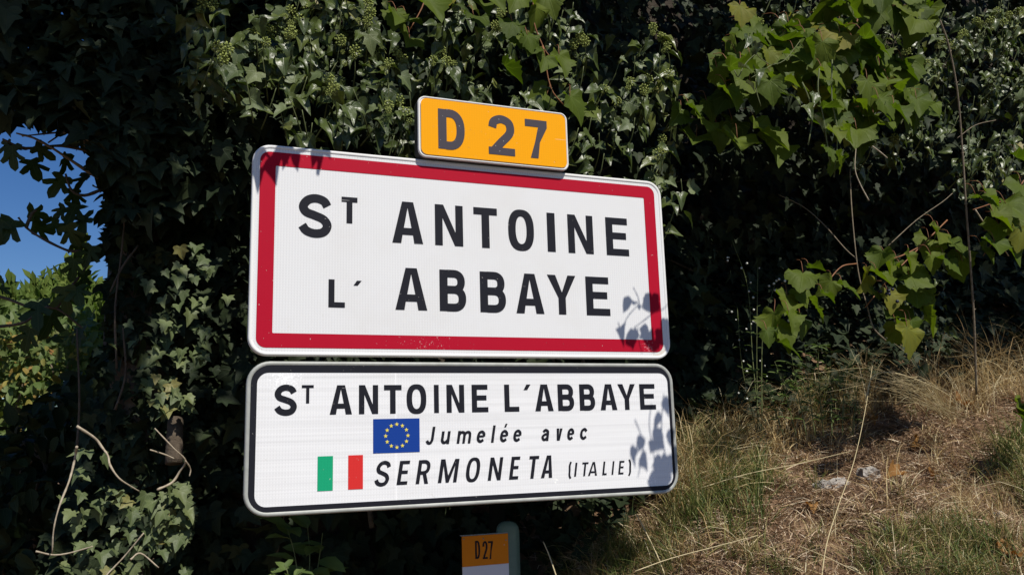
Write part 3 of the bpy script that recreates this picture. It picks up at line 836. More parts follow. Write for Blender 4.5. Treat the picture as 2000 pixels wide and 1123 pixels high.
IVY_Y = [(0, 0), (.16, -.13), (.38, -.10), (.47, .02), (.37, .17), (.53, .40), (.26, .46), (.15, .74), (0, 1.0)]
IVY_A = [(0, 0), (.15, -.03), (.36, .14), (.34, .34), (.27, .58), (.11, .86), (0, 1.10)]
IVY_B = [(0, 0), (.18, -.07), (.45, .10), (.38, .26), (.29, .44), (.16, .72), (0, 1.08)]
VINE = [(0, 0), (.09, -.15), (.24, -.21), (.34, -.17), (.44, -.10), (.49, .0), (.57, .06), (.58, .17), (.645, .25), (.58, .33), (.60, .45), (.49, .49), (.46, .60), (.36, .62), (.30, .73), (.19, .77), (.12, .89), (0, 1.0)]
FIG = [(0, 0), (.20, -.07), (.42, .02), (.38, .18), (.20, .26), (.34, .40), (.52, .60), (.44, .72), (.30, .66), (.17, .52), (.20, .74), (.17, .94), (0, 1.08)]
LANCE = [(0, 0), (.07, .18), (.10, .42), (.07, .72), (0, 1.0)]
OVAL = [(0, 0), (.20, .14), (.27, .42), (.19, .74), (0, 1.0)]
SPRAY = [(0, 0), (.03, .12), (.20, .28), (.04, .32), (.17, .55), (.03, .58), (.10, .80), (0, 1.0)]


def variants(nm, mat, half, centre, k, fold=(.1, .45), droop=(.05, .35), wave=.12, ring=True):
    out = []
    for i in range(k):
        r = np.random.default_rng(100 + i)
        v, f = leaf_shape(half, centre, r.uniform(*fold), r.uniform(*droop), ring, wave, seed=i + 1)
        out.append((v, f, v[:, :2], mesh(nm, v, f, mat, uv=v[:, :2])))
    return out


LEAF = {
    'ivy_y': variants('leaf', MAT['ivy_young'], IVY_Y, (0, .16), 5),
    'ivy_a': variants('leaf', MAT['ivy'], IVY_A, (0, .3), 4, wave=.4) + variants('leaf', MAT['ivy'], IVY_B, (0, .3), 4, fold=(.2, .7), droop=(.2, .6), wave=.45),
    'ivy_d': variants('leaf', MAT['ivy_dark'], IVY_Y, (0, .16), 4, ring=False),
    'vine': variants('leaf', MAT['vine'], VINE, (0, .05), 9, fold=(-.05, .38), droop=(.05, .45), wave=.28),
    'fig': variants('leaf', MAT['fig'], FIG, (0, .33), 4, fold=(.05, .3), droop=(.05, .35)),
    'tree': variants('leaf', MAT['tree_leaf'], OVAL, (0, .45), 3, ring=False),
    'conifer': variants('spray', MAT['conifer'], SPRAY, (0, .3), 3, ring=False),
    'yellow': variants('leaf', MAT['yellow'], OVAL, (0, .45), 3, ring=False),
    'weed': variants('leaf', MAT['weed'], LANCE, (0, .4), 3, fold=(.1, .4), droop=(.1, .5), ring=False),
    'weed_o': variants('leaf', MAT['weed'], OVAL, (0, .45), 3),
    'dead': variants('leaf', MAT['dead'], VINE, (0, .05), 3, fold=(.3, .8), droop=(.3, .8), wave=.5),
}


def frames(n, t):
    """rotation matrices (k,3,3) with z = n and y = t made square to n"""
    n = unit(n); t = np.asarray(t, float)
    t = t - n * np.sum(t * n, axis=1, keepdims=True)
    t = unit(t); x = np.cross(t, n)
    return np.stack([x, t, n], axis=2)


LIT1 = []     # the same, thinly dappled
LIT = []      # points that the photograph shows in the sun
DARK = []     # points that it shows in shade


class Plant:
    def __init__(self, name, label, cat, loc, group=None):
        self.root = thing(name, label, cat, tuple(float(q) for q in loc), group)
        self.b = np.array(loc, float)
        self.dapple = False
        self.P = []; self.R = []; self.S = []; self.K = []; self.pri = []

    def leaves(self, kind, P, n, t, size, lit=None, pri=0.0):
        P = np.atleast_2d(np.asarray(P, float)); m = len(P)
        if m == 0: return
        n = np.broadcast_to(np.asarray(n, float), (m, 3)); t = np.broadcast_to(np.asarray(t, float), (m, 3))
        size = np.broadcast_to(np.asarray(size, float), (m,))
        self.P.append(P); self.R.append(frames(n, t)); self.S.append(size)
        nv = len(LEAF[kind])
        self.K += [(kind, int(q)) for q in rng.integers(0, nv, m)]
        self.pri.append(np.full(m, float(pri)))
        if lit is True: (LIT1 if self.dapple else LIT).append(P)
        elif lit is False: DARK.append(P)

    def part(self, name, paths, mat, r0, r1, sides=6, kind=None):
        if kind is None:
            for p in paths: add_tubes(name, self.root, [p], mat, r0, r1, sides, wob=.10)
            return
        return add_tubes(name, self.root, paths, mat, r0, r1, sides, kind=kind)

    def build(self, limit=290, foliage='foliage'):
        if hasattr(self, 'pet'):
            self.part('petioles', [(p, .0013, .0010) for p in self.pet], MAT['red_stem'], .0013, .001, 4, kind='stuff')
        P = np.concatenate(self.P); R = np.concatenate(self.R); S = np.concatenate(self.S); pri = np.concatenate(self.pri)
        q = proj(P)
        inside = (q[:, 0] > -20) & (q[:, 0] < 2020) & (q[:, 1] > -20) & (q[:, 1] < 1143) & (q[:, 2] > 0)
        on_sign = inpoly(q[:, 0], q[:, 1], [(500, 300), (1290, 365), (1320, 955), (480, 1005)]) & (P[:, 1] > 0)
        score = np.where(inside & ~on_sign, S / np.maximum(q[:, 2], .3) * 1000 + pri * 100 - P[:, 1] * 8, -1e3)
        order = np.argsort(-score)
        own = [i for i in order[:limit] if score[i] > -500]
        rest = order[len(own):]
        for i in own:
            kd, vi = self.K[i]
            o = bpy.data.objects.new('spray' if kd == 'conifer' else 'leaf', LEAF[kd][vi][3])
            mm = np.eye(4); mm[:3, :3] = R[i] * S[i]; mm[:3, 3] = P[i] - self.b
            o.parent = self.root
            o.matrix_basis = Matrix(mm.tolist())
            COL.objects.link(o)
        if len(rest):
            groups = {}
            for i in rest: groups.setdefault(self.K[i], []).append(i)
            V = []; UV = []; FA = []; mats = []; MI = []; off = 0
            loops = []; starts = []; totals = []; ls = 0
            for (kd, vi), ii in groups.items():
                lv, lf, luv, lm = LEAF[kd][vi]
                mt = lm.materials[0]
                if mt not in mats: mats.append(mt)
                k = mats.index(mt)
                ii = np.array(ii)
                W_ = np.einsum('nij,vj->nvi', R[ii] * S[ii][:, None, None], lv) + (P[ii] - self.b)[:, None, :]
                V.append(W_.reshape(-1, 3)); UV.append(np.tile(luv, (len(ii), 1)))
                fl = np.concatenate([np.array(f_) for f_ in lf]); ft = np.array([len(f_) for f_ in lf])
                o_ = off + np.arange(len(ii)) * len(lv)
                loops.append((fl[None, :] + o_[:, None]).ravel())
                totals.append(np.tile(ft, len(ii)))
                MI.append(np.full(len(ii) * len(lf), k))
                off += len(ii) * len(lv)
            V = np.concatenate(V); UV = np.concatenate(UV); loops = np.concatenate(loops); totals = np.concatenate(totals); MI = np.concatenate(MI)
            me = bpy.data.meshes.new(foliage)
            me.vertices.add(len(V)); me.vertices.foreach_set('co', V.ravel())
            me.loops.add(len(loops)); me.loops.foreach_set('vertex_index', loops.astype(np.int32))
            me.polygons.add(len(totals))
            me.polygons.foreach_set('loop_start', np.r_[0, np.cumsum(totals)[:-1]].astype(np.int32))
            me.polygons.foreach_set('loop_total', totals.astype(np.int32))
            me.polygons.foreach_set('material_index', MI.astype(np.int32))
            me.polygons.foreach_set('use_smooth', np.ones(len(totals), bool))
            for mt in mats: me.materials.append(mt)
            ul = me.uv_layers.new(name='UVMap'); ul.data.foreach_set('uv', UV[loops].ravel())
            me.update(calc_edges=True)
            obj(foliage, me, self.root, kind='stuff')


def g3(n, s): return rng.normal(0, s, (n, 3))


def px_pts(pp, Y):
    Y = np.broadcast_to(Y, (len(pp),))
    return np.array([at(a, b, y) for (a, b), y in zip(pp, Y)])


# ------------------------------------------------------------------ ivy umbels
def umbel_mesh():
    V = []; F = []
    ico = []
    ph = (1 + 5 ** .5) / 2
    base = unit(np.array([(-1, ph, 0), (1, ph, 0), (-1, -ph, 0), (1, -ph, 0), (0, -1, ph), (0, 1, ph), (0, -1, -ph), (0, 1, -ph), (ph, 0, -1), (ph, 0, 1), (-ph, 0, -1), (-ph, 0, 1)]))
    bf = [(0, 11, 5), (0, 5, 1), (0, 1, 7), (0, 7, 10), (0, 10, 11), (1, 5, 9), (5, 11, 4), (11, 10, 2), (10, 7, 6), (7, 1, 8), (3, 9, 4), (3, 4, 2), (3, 2, 6), (3, 6, 8), (3, 8, 9), (4, 9, 5), (2, 4, 11), (6, 2, 10), (8, 6, 7), (9, 8, 1)]
    n = 26
    for k in range(n):
        y = 1 - 2 * (k + .5) / n; r = math.sqrt(1 - y * y); a = k * 2.39996
        d = np.array([r * math.cos(a), r * math.sin(a), y])
        o = len(V)
        V += [d * rng.uniform(.82, 1.0) + b * .19 for b in base]; F += [tuple(i + o for i in q) for q in bf]
        v, f = tube([d * .1, d * .85], .035, .03, 3)
        o = len(V); V += v; F += [tuple(i + o for i in q) for q in f]
    return mesh('flower_head', V, F, MAT['umbel'])


UMBEL = umbel_mesh()


def umbel(pl, P, r):
    o = bpy.data.objects.new('flower_head', UMBEL)
    o.parent = pl.root
    o.location = P - pl.b; o.scale = (r, r, r); o.rotation_euler = tuple(rng.uniform(0, 6, 3))
    COL.objects.link(o)


def shoots(pl, heads, Yf, kind='ivy_a', n=(6, 9), size=(.045, .07), lit=True, spread=.05, heads_too=True):
    stems = []
    for hx, hy in heads:
        Y = Yf(hx, hy)
        H = at(hx, hy, Y)
        if heads_too:
            umbel(pl, H, rng.uniform(.016, .021))
            for _ in range(rng.integers(0, 3)):
                H2 = H + np.array([rng.normal(0, .022), rng.normal(0, .01), -abs(rng.normal(.018, .012))])
                umbel(pl, H2, rng.uniform(.008, .013)); stems.append((smooth_path([H2, (H + H2) / 2 + g3(1, .003)[0], H - [0, 0, .03]], 2), .0012, .0012))
        b = H + np.array([rng.normal(0, .03), .10, -.11])
        stems.append((smooth_path([b, (b + H) / 2 + np.array([0, -.02, -.01]), H], 4), .003, .0016))
        k = rng.integers(*n)
        f = rng.uniform(.05, .95, k)
        ang = rng.uniform(0, 2 * math.pi, k)
        rad = np.c_[np.cos(ang), -.45 * np.abs(np.sin(ang)) - .1, .7 * np.sin(ang) - .1]
        L0 = H + (b - H) * f[:, None] + rad * spread * rng.uniform(.3, 1.0, (k, 1))
        nn = np.array([-.02, -.78, .46]) + g3(k, .33) + rad * .35
        tt = rad * 1.1 + np.array([0, -.1, -.6]) + g3(k, .5)
        sz = rng.uniform(size[0] * .7, size[1] * 1.08, k)
        yg = rng.uniform(0, 1, k) < (.14 if lit else 0)
        for m_k, kd_k in ((~yg, kind), (yg, 'ivy_y')):
            if m_k.any(): pl.leaves(kd_k, L0[m_k], nn[m_k], tt[m_k], sz[m_k], lit if not (lit and hx < 470) else None, pri=.35)
    pl.part('stems', stems, MAT['green_stem'], .002, .001, 5, kind='stuff')


def fill(pl, kind, poly, n, Y, size, lit=None, nrm=(.05, -.65, .5), tip=(0, -.25, -1), ns=.4, ts=.4, pri=0.0):
    pp = sample_poly(poly, n)
    y = Y(pp[:, 0], pp[:, 1]) if callable(Y) else rng.uniform(Y[0], Y[1], n)
    P = px_pts(pp, y)
    pl.leaves(kind, P, np.array(nrm) + g3(n, ns), np.array(tip) + g3(n, ts), rng.uniform(size[0], size[1], n), lit, pri)
    return P


# ---- ivy hanging over the signs
YC = lambda x, y: .16 + .05 * rng.normal() + .0009 * (300 - y)
C1 = Plant('ivy', 'glossy flowering ivy hanging above the left half of the town sign', 'ivy', at(640, -60, .6), 'ivy growing over the bank')
H1 = [(397, 6), (418, 9), (515, 50), (500, 62), (528, 61), (424, 91), (444, 96), (435, 117), (519, 83), (568, 20), (599, 19), (584, 39), (568, 64), (718, 8), (701, 26), (724, 26), (718, 42), (665, 79), (774, 101), (787, 117), (760, 124), (643, 154), (651, 170), (778, 197), (759, 206), (789, 221), (693, 100), (861, 101), (846, 118), (872, 120)]
shoots(C1, H1, YC)
X1 = [tuple(q) for q in sample_poly([(360, -40), (365, 80), (420, 140), (500, 160), (560, 140), (700, 160), (760, 170), (830, 170), (830, -40)], 26)]
shoots(C1, X1, YC, heads_too=False, size=(.04, .065))
X1 = [(545, 205), (590, 215), (610, 240), (655, 200), (690, 175), (670, 215), (540, 170), (480, 150), (790, 250), (770, 265), (785, 290), (800, 180), (600, 150), (565, 190), (440, 20), (370, 85), (345, 10)]
shoots(C1, X1, YC, heads_too=False, n=(3, 5), size=(.05, .075))
PC1 = [(300, -120), (345, 40), (400, 150), (520, 260), (760, 300), (830, 330), (860, 150), (860, -120)]
fill(C1, 'ivy_a', PC1, 150, (.5, .8), (.045, .07), None)
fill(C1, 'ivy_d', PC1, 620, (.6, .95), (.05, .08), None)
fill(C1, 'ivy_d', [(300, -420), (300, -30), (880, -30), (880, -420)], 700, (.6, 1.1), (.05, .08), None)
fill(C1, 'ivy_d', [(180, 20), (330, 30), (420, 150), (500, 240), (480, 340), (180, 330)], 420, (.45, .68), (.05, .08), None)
C2 = Plant('ivy', 'glossy flowering ivy hanging to the right of the yellow D 27 sign', 'ivy', at(1180, -60, .6), 'ivy growing over the bank')
H2 = [(980, 24), (967, 50), (1133, 71), (1121, 86), (1142, 82), (1275, 54), (1293, 74), (1303, 91), (1265, 156), (1231, 160), (1306, 145), (1257, 175), (1277, 175), (1180, 174), (1204, 198), (1293, 272), (1295, 292), (1284, 301)]
shoots(C2, H2, YC)
X2 = [tuple(q) for q in sample_poly([(860, -40), (860, 150), (960, 180), (1100, 200), (1130, 60), (1110, -40)], 20)] + [(1140, 130), (1155, 230), (1170, 260), (1130, 250), (1200, 230), (1240, 230), (1320, 190), (1310, 230), (1285, 330), (1270, 345), (1310, 300), (1210, 120), (1290, 110), (1240, 110), (1180, 300), (1320, 400), (1310, 440), (1330, 350), (1130, 110), (1100, 20), (1120, 5)]
shoots(C2, X2, YC, heads_too=False, n=(4, 7), size=(.04, .065))
fill(C2, 'ivy_a', [(860, -120), (860, 180), (1120, 260), (1300, 400), (1350, 200), (1280, 60), (1150, -120)], 120, (.5, .8), (.045, .07), None)
fill(C2, 'ivy_d', [(860, -120), (860, 180), (1120, 260), (1300, 400), (1350, 200), (1280, 60), (1150, -120)], 380, (.65, 1.0), (.05, .08), None)
fill(C2, 'ivy_d', [(880, -420), (880, -30), (1500, -30), (1500, -420)], 700, (.6, 1.1), (.05, .08), None)
# sprig reaching out over the corner of the town sign: its leaves throw the shadows on the red border
TL = [(505, 345, .058, (.1, -1)), (528, 325, .075, (.25, -1)), (545, 300, .06, (.5, -.8)), (560, 300, .06, (-.2, -1)), (576, 312, .05, (.3, -1)), (620, 300, .058, (-.2, -1)), (632, 303, .045, (.5, -.6)), (512, 305, .06, (-.4, -1)), (497, 330, .05, (-.3, -1))]
q = []
for a, b, s, d in TL:
    P = at(a, b - 14, 0) + SUN * rng.uniform(.60, .70); q.append(P)
    C1.leaves('ivy_a', P, SUN + g3(1, .12)[0], (d[0], -.1, d[1]), s * .72, None)
q = np.array(q)[np.argsort([p[0] for p in q])]
C1.part('twig', [(smooth_path(list(q) + [at(700, -160, .2)], 3), .003, .005)], MAT['twig'], .003, .003, 5)

# ---- deep ivy on the bank behind the signs (in shade)
W1 = Plant('ivy', 'dark shaded ivy covering the bank behind the signs', 'ivy', (.6, 1.0, .9), 'ivy growing over the bank')
xx = rng.uniform(-.35, 7.5, 11000); zz = rng.uniform(.9, 4.8, 11000)
PW = np.c_[xx, wall_y(xx, zz) - rng.uniform(.02, .22, 11000), zz]
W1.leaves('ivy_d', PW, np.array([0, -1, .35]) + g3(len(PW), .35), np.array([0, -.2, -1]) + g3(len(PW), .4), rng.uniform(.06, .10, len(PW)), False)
xx = rng.uniform(.5, 1.5, 420); yy = rng.uniform(.32, .9, 420)
W1.leaves('ivy_d', np.c_[xx, yy, ground_z(xx, yy) + rng.uniform(.0, .14, 420)], np.array([0, -.6, .8]) + g3(420, .4), g3(420, .6) + np.array([0, -.6, 0]), rng.uniform(.05, .08, 420), None)
xx = rng.uniform(1.2, 7.0, 7000); yy = rng.uniform(.68, 2.0, 7000)
W1.leaves('ivy_d', np.c_[xx, yy, ground_z(xx, yy) + rng.uniform(.0, .18, 7000)], np.array([0, -.6, .8]) + g3(7000, .4), g3(7000, .6) + np.array([0, -.6, 0]), rng.uniform(.05, .09, 7000), False)
fill(W1, 'ivy_y', [(1135, 985), (1210, 985), (1200, 1010), (1165, 1040), (1140, 1030)], 12, (.42, .5), (.04, .06), True, pri=.5)
fill(W1, 'ivy_d', [(380, 340), (1380, 420), (1380, 1200), (380, 1200)], 500, (.62, .95), (.06, .09), False)
st = []
for k in range(26):
    x = rng.uniform(-.2, 4.3); z = rng.uniform(1.0, 1.6)
    pts = [np.array([x + rng.normal(0, .12) * j, wall_y(x, z + .35 * j) - .1 + rng.normal(0, .03), z + .35 * j]) for j in range(5)]
    st.append((smooth_path(pts, 4), rng.uniform(.006, .014), .003))
W1.part('stem', st, MAT['twig'], .01, .004, 6)

# ---- ivy-clad tree at the left, with added crown leaves over the road edge
TRX = float(at(300, 700, .85)[0])
TR = Plant('tree', 'dark tree at the left with added crown leaves out of view that shade the bank', 'tree', (TRX, .92, .6))
trunk_path = smooth_path([(TRX, .92, .4), (TRX + .02, .93, 1.4), (TRX - .03, .98, 2.4), (TRX + .1, 1.05, 3.4), (TRX + .25, .9, 4.6), (TRX + .5, .5, 5.6)], 5)
TR.part('trunk', [(trunk_path, .13, .07)], MAT['bark'], .1, .1, 12)
limbs = []
for tgt, r in (((-1.6, 1.3, 3.4), .035), ((-1.2, .4, 3.6), .03), ((-.9, -.6, 4.6), .04), ((1.0, -.8, 5.0), .045), ((2.2, -.6, 5.2), .045), ((.2, -1.2, 5.0), .035), ((3.6, -.2, 5.3), .03), ((-1.9, 1.9, 3.0), .025)):
    a = trunk_path[12 if tgt[2] < 4 else 20]
    mid = (a + np.array(tgt)) / 2 + np.array([0, 0, .25])
    limbs.append((smooth_path([a, mid, np.array(tgt)], 6), r, .008))
TR.part('limb', limbs, MAT['bark'], .03, .01, 8)
# dark mass filling the top left of the view
SKYP = [(-40, 240), (20, 228), (75, 240), (120, 240), (150, 285), (185, 320), (205, 360), (212, 440), (205, 520), (205, 560), (205, 700), (430, 700), (520, 340), (400, 160), (345, 60), (330, -300), (-500, -300), (-500, 240)]
fill(TR, 'tree', SKYP, 2300, (.75, 2.6), (.06, .10), False, nrm=(0, -.5, .4), ns=.7, ts=.8)
fill(TR, 'ivy_d', [(-60, -200), (-60, 215), (80, 235), (130, 240), (215, 310), (225, 420), (430, 420), (470, 330), (360, 130), (330, -200)], 1500, (.5, .95), (.06, .095), False, ns=.5, ts=.5)
TW = []
for k in range(34):
    a, b = sample_poly([(-60, -40), (330, -40), (330, 250), (180, 300), (-60, 250)], 1)[0]
    y = rng.uniform(.7, 1.2); P = at(a, b, y)
    TW.append((smooth_path([P, P + np.array([.15, 0, .03]) + g3(1, .05)[0], P + np.array([.32, .05, .0]) + g3(1, .08)[0]], 4), .003, .006))
TR.part('twig', TW, MAT['twig'], .003, .006, 5)

# ---- ivy climbing that tree
IV = Plant('ivy', 'ivy climbing the tree at the left with bare pale stems at its foot', 'ivy', (TRX, .7, .6), 'ivy growing over the bank')
IV.dapple = True
COLP = [(212, 260), (212, 700), (170, 800), (60, 1180), (470, 1180), (470, 700), (500, 330), (420, 250)]
fill(IV, 'ivy_d', COLP, 2300, lambda x, y: .72 + .16 * np.abs(x - 330) / 130 * .6 + rng.uniform(0, .16, len(x)), (.04, .066), False)
LITC = [(300, 560, 6), (330, 640, 8), (345, 600, 5), (345, 690, 9), (395, 610, 7), (400, 520, 6), (400, 640, 6), (385, 680, 8), (320, 680, 9), (325, 745, 12), (345, 760, 9), (300, 760, 7), (355, 790, 8), (330, 800, 7), (370, 550, 5), (300, 800, 6), (290, 720, 5), (265, 625, 3), (215, 690, 2), (365, 510, 4), (440, 425, 2), (405, 590, 4), (360, 570, 4), (400, 480, 3), (430, 390, 2), (395, 330, 2)]
for a, b, k in LITC:
    k = int(k * .55) + 1
    pp = np.c_[rng.normal(a, 14, k), rng.normal(b, 16, k)]
    P = px_pts(pp, rng.uniform(.54, .62, k))
    IV.leaves('ivy_y', P, np.array([.08, -.75, .62]) + g3(k, .36), np.array([0, -.2, -1]) + g3(k, .4), rng.uniform(.028, .054, k), True, pri=.5)
LOWP = [(100, 1180), (110, 1090), (150, 1040), (130, 1000), (120, 960), (150, 880), (190, 850), (225, 890), (245, 950), (320, 960), (355, 930), (372, 960), (372, 1180)]
fill(IV, 'ivy_y', LOWP, 105, (.50, .60), (.028, .052), True, nrm=(.08, -.75, .62), pri=.5)
fill(IV, 'ivy_y', [(270, 960), (372, 950), (372, 1060), (290, 1060)], 46, (.47, .54), (.032, .056), True, nrm=(.08, -.75, .62), pri=.5)
ST = {'stem': [[(150, 872), (148, 885), (143.5, 908), (134, 942), (116, 988), (105, 1033), (102, 1081)], [(70, 1076), (104, 1083), (137, 1079), (182, 1066)], [(150, 832), (185, 855), (198.5, 872), (211, 890), (215, 908), (232, 933), (253.5, 948), (272, 959)],
               [(307, 956), (336, 942), (351, 920.5), (362, 899), (339, 875), (302, 836)], [(293, 878), (324, 888), (340, 895)], [(205, 1130), (211, 1119), (241, 1088), (281, 1040)], [(362, 899), (372, 915), (370, 930)], [(255, 1092), (275, 1080), (310, 1108)]]}
for path in ST['stem']:
    P = [at(a, b, .46 + .03 * math.sin(i)) for i, (a, b) in enumerate(path)]
    IV.part('stem', [(smooth_path(P, 5), (.0040 if len(path) > 4 else .0027), .0018)], MAT['pale_stem'], .006, .004, 7)
    LIT.append(np.array(P))
dk = []
for path in ([(228, 720), (225, 600), (240, 470), (250, 330)], [(150, 880), (155, 780), (150, 640)], [(270, 480), (240, 520), (215, 570)], [(225, 800), (245, 730), (240, 640)]):
    dk.append((smooth_path([at(a, b, .70) for a, b in path], 5), .004, .003))
IV.part('stem', dk, MAT['bark'], .006, .004, 6)
# cut stump of a branch between the stems
v, f = tube(smooth_path([at(340, 905, .62), at(341, 860, .64), at(343, 820, .68)], 3), .028, .024, 10)
obj('branch_stump', mesh('branch_stump', [np.array(q) - IV.b for q in v], f, MAT['bark']), IV.root)

# ---- fig branches against the sky
FG = Plant('fig_tree', 'fig branches with lobed leaves dark against the blue sky', 'fig tree', at(-60, 700, 1.5))
FL = [(24, 285, 85, (.1, -1)), (40, 290, 60, (-.4, -.8)), (60, 312, 95, (.3, -1)), (68, 285, 75, (.8, -.5)), (15, 275, 70, (-.2, -1)), (125, 345, 90, (-.5, -1)), (140, 370, 80, (.2, -1)), (130, 300, 80, (.2, -1)), (150, 400, 95, (-.2, -1)), (128, 405, 60, (-.6, -.7)), (55, 415, 85, (1, .1)), (62, 440, 95, (1, -.1)), (100, 435, 80, (.9, -.5)), (28, 430, 105, (-.4, -1)), (5, 430, 95, (-.7, -1)), (130, 440, 85, (.4, -1)), (155, 460, 90, (.2, -1)), (165, 420, 100, (.3, -1)), (175, 340, 90, (.0, -1)), (5, 545, 45, (-.8, -.4)), (0, 560, 40, (.8, -.6)), (145, 505, 80, (.0, -1)), (165, 530, 80, (.4, -1)), (180, 480, 80, (-.3, -1)), (75, 590, 110, (.2, -1)), (105, 600, 120, (-.1, -1)), (125, 560, 100, (.1, -1)), (150, 560, 90, (.3, -1)), (60, 640, 90, (-.3, -1)), (160, 640, 80, (.2, -1)), (95, 660, 80, (.4, -.8))]
for a, b, s, d in FL:
    y = rng.uniform(.75, 1.0)
    dist = proj(at(a, b, y))[0, 2]
    nn = np.array([.1, -.9, .2]) + g3(1, .4)[0]; s = s * .54
    FG.leaves('fig', at(a, b, y), nn, (d[0], 0, d[1]), s * dist / FPX, False, pri=.5)
fb = []
for path in ([(190, 489), (145, 491), (121, 485), (76, 462), (51, 444), (36, 425)], [(51, 444), (62, 418), (72, 410)], [(200, 370), (165, 382), (140, 372), (128, 340)], [(190, 300), (120, 285), (50, 290), (5, 272)], [(-40, 590), (0, 580), (60, 600), (110, 602), (160, 640)], [(110, 602), (140, 560), (170, 520)], [(-30, 640), (40, 632), (75, 610)]):
    fb.append((smooth_path([at(a, b, .85) for a, b in path], 4), .006, .004))
FG.part('branch', fb, MAT['bark'], .006, .004, 6)

# ---- beyond on the left: sunlit conifer, yellowing shrub, and a shaded shrub in front of them
CO = Plant('conifer', 'sunlit feathery light green conifer beyond the hedge at the left', 'conifer', at(60, 1000, 9.0))
tops = [(-80, 600), (0, 585), (40, 595), (75, 580), (105, 580), (135, 545), (165, 565), (200, 580), (240, 590), (260, 720), (-80, 760)]
fill(CO, 'conifer', tops, 4200, (8.0, 10.5), (.18, .36), True, nrm=(0, -.7, .3), tip=(0, -.1, 1), ns=.5, ts=.45)
CO.leaves('conifer', px_pts([(135, 525), (130, 535), (142, 540), (76, 565), (100, 572), (20, 580), (160, 550), (135, 545)] * 3, 9.0) + g3(24, .06), np.array([0, -1, .1]) + g3(24, .4), np.array([0, 0, 1]) + g3(24, .3), .38, True)
CO.part('trunk', [(smooth_path([at(60, 1100, 9.4), at(60, 800, 9.3), at(90, 600, 9.2)], 4), .12, .03)], MAT['bark'], .1, .03, 8)
YS = Plant('shrub', 'yellow and orange leaved shrub in the sun below the conifer', 'shrub', at(80, 1000, 5.5))
fill(YS, 'yellow', [(-60, 640), (60, 620), (140, 640), (185, 650), (170, 720), (90, 790), (20, 860), (-60, 880)], 800, (5.0, 6.4), (.05, .10), True, nrm=(0, -.6, .6), ns=.6, ts=.8)
fill(YS, 'weed_o', [(-60, 600), (60, 580), (190, 600), (190, 700), (90, 800), (0, 870), (-60, 900)], 1500, (5.0, 7.0), (.06, .12), True, nrm=(0, -.6, .6), ns=.6, ts=.8)
YS.part('branch', [(smooth_path([at(90 + rng.normal(0, 15), 1050, 5.7), at(90 + rng.normal(0, 40), 860, 5.6), at(80 + rng.normal(0, 60), 700, 5.4)], 4), .02, .006) for _ in range(7)], MAT['twig'], .02, .006, 6)
HD = Plant('hedge', 'mixed green hedge running on behind the yellowing shrub', 'hedge', at(-400, 1000, 7.5))
fill(HD, 'weed_o', [(-1300, 640), (-900, 560), (-600, 610), (-300, 570), (-60, 610), (40, 640), (40, 980), (-1300, 1000)], 5200, (6.8, 8.4), (.10, .20), None, nrm=(0, -.6, .6), ns=.6, ts=.8)
HD.part('branch', [(smooth_path([at(x_, 1010, 7.8), at(x_ + rng.normal(0, 30), 820, 7.6), at(x_ + rng.normal(0, 60), 680, 7.5)], 4), .03, .008) for x_ in range(-1200, 0, 110)], MAT['twig'], .03, .008, 6)
DS = Plant('shrub', 'dark shaded shrub at the lower left behind the pale ivy stems', 'shrub', at(60, 1200, 1.6))
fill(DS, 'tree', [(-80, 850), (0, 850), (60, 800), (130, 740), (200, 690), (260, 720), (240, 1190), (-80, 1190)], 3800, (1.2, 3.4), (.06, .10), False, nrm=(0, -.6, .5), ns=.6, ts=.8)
DS.part('branch', [(smooth_path([at(60 + rng.normal(0, 40), 1200, 1.8), at(80 + rng.normal(0, 60), 1000, 1.7), at(80 + rng.normal(0, 70), 850, 1.6)], 4), .012, .004) for _ in range(9)], MAT['twig'], .01, .004, 6)

# ---- vines
VG = 'wild vines hanging from the bank'


def vine_leaves(pl, spots, Y, lit=True, size=None, yj=.05, up=(.05, -.75, .5), js=.32):
    for sp in spots:
        a, b = sp[:2]; s = sp[2] if len(sp) > 2 else rng.uniform(58, 84)
        y = Y + rng.normal(0, yj)
        P = at(a, b - s * .32, y)
        dist = proj(P)[0, 2]
        d = sp[3] if len(sp) > 3 else (rng.normal(0, .45), -1)
        L_ = s * .84 / 1.05 * dist / FPX
        pl.leaves('vine', P, np.array(up) + g3(1, js)[0], (d[0], -.15, d[1]), L_, lit, pri=.6)
        e = P + np.array([-d[0] * .3 + rng.normal(0, .2), .55, .75]) * L_ * .8
        pl.pet = getattr(pl, 'pet', []) + [smooth_path([P, (P + e) / 2 + np.array([0, -.1, .18]) * L_, e], 3)]


V1 = Plant('vine', 'broad vine leaves among the ivy above the yellow D 27 sign', 'vine', at(950, -80, .3), VG)
vine_leaves(V1, [(833, 22, 85), (795, 62, 75), (800, 98, 70), (775, 40, 55), (930, 20, 60), (925, 50, 60), (950, 5, 70), (1045, 35, 70, (.3, -1)), (1010, 8, 62), (1035, 100, 62), (1000, 90, 66), (985, 150, 66, (.4, -1)), (1030, 85, 50), (1065, 130, 58, (-.4, -1)), (1092, 128, 62, (.2, -1)), (1113, 212, 72, (.6, -1)), (1068, 205, 62, (-.9, -.4)), (1135, 225, 60, (.5, -1)), (880, 15, 60), (1000, 60, 55), (1070, 10, 60)], .24)
V1.part('stem', [(smooth_path([at(a, b, .3) for a, b in p], 4), .003, .002) for p in ([(1060, -80), (1040, 20), (1060, 90), (1090, 130)], [(1060, 90), (1075, 170), (1100, 205)], [(840, -80), (830, 0), (800, 60)])], MAT['red_stem'], .003, .002, 6)

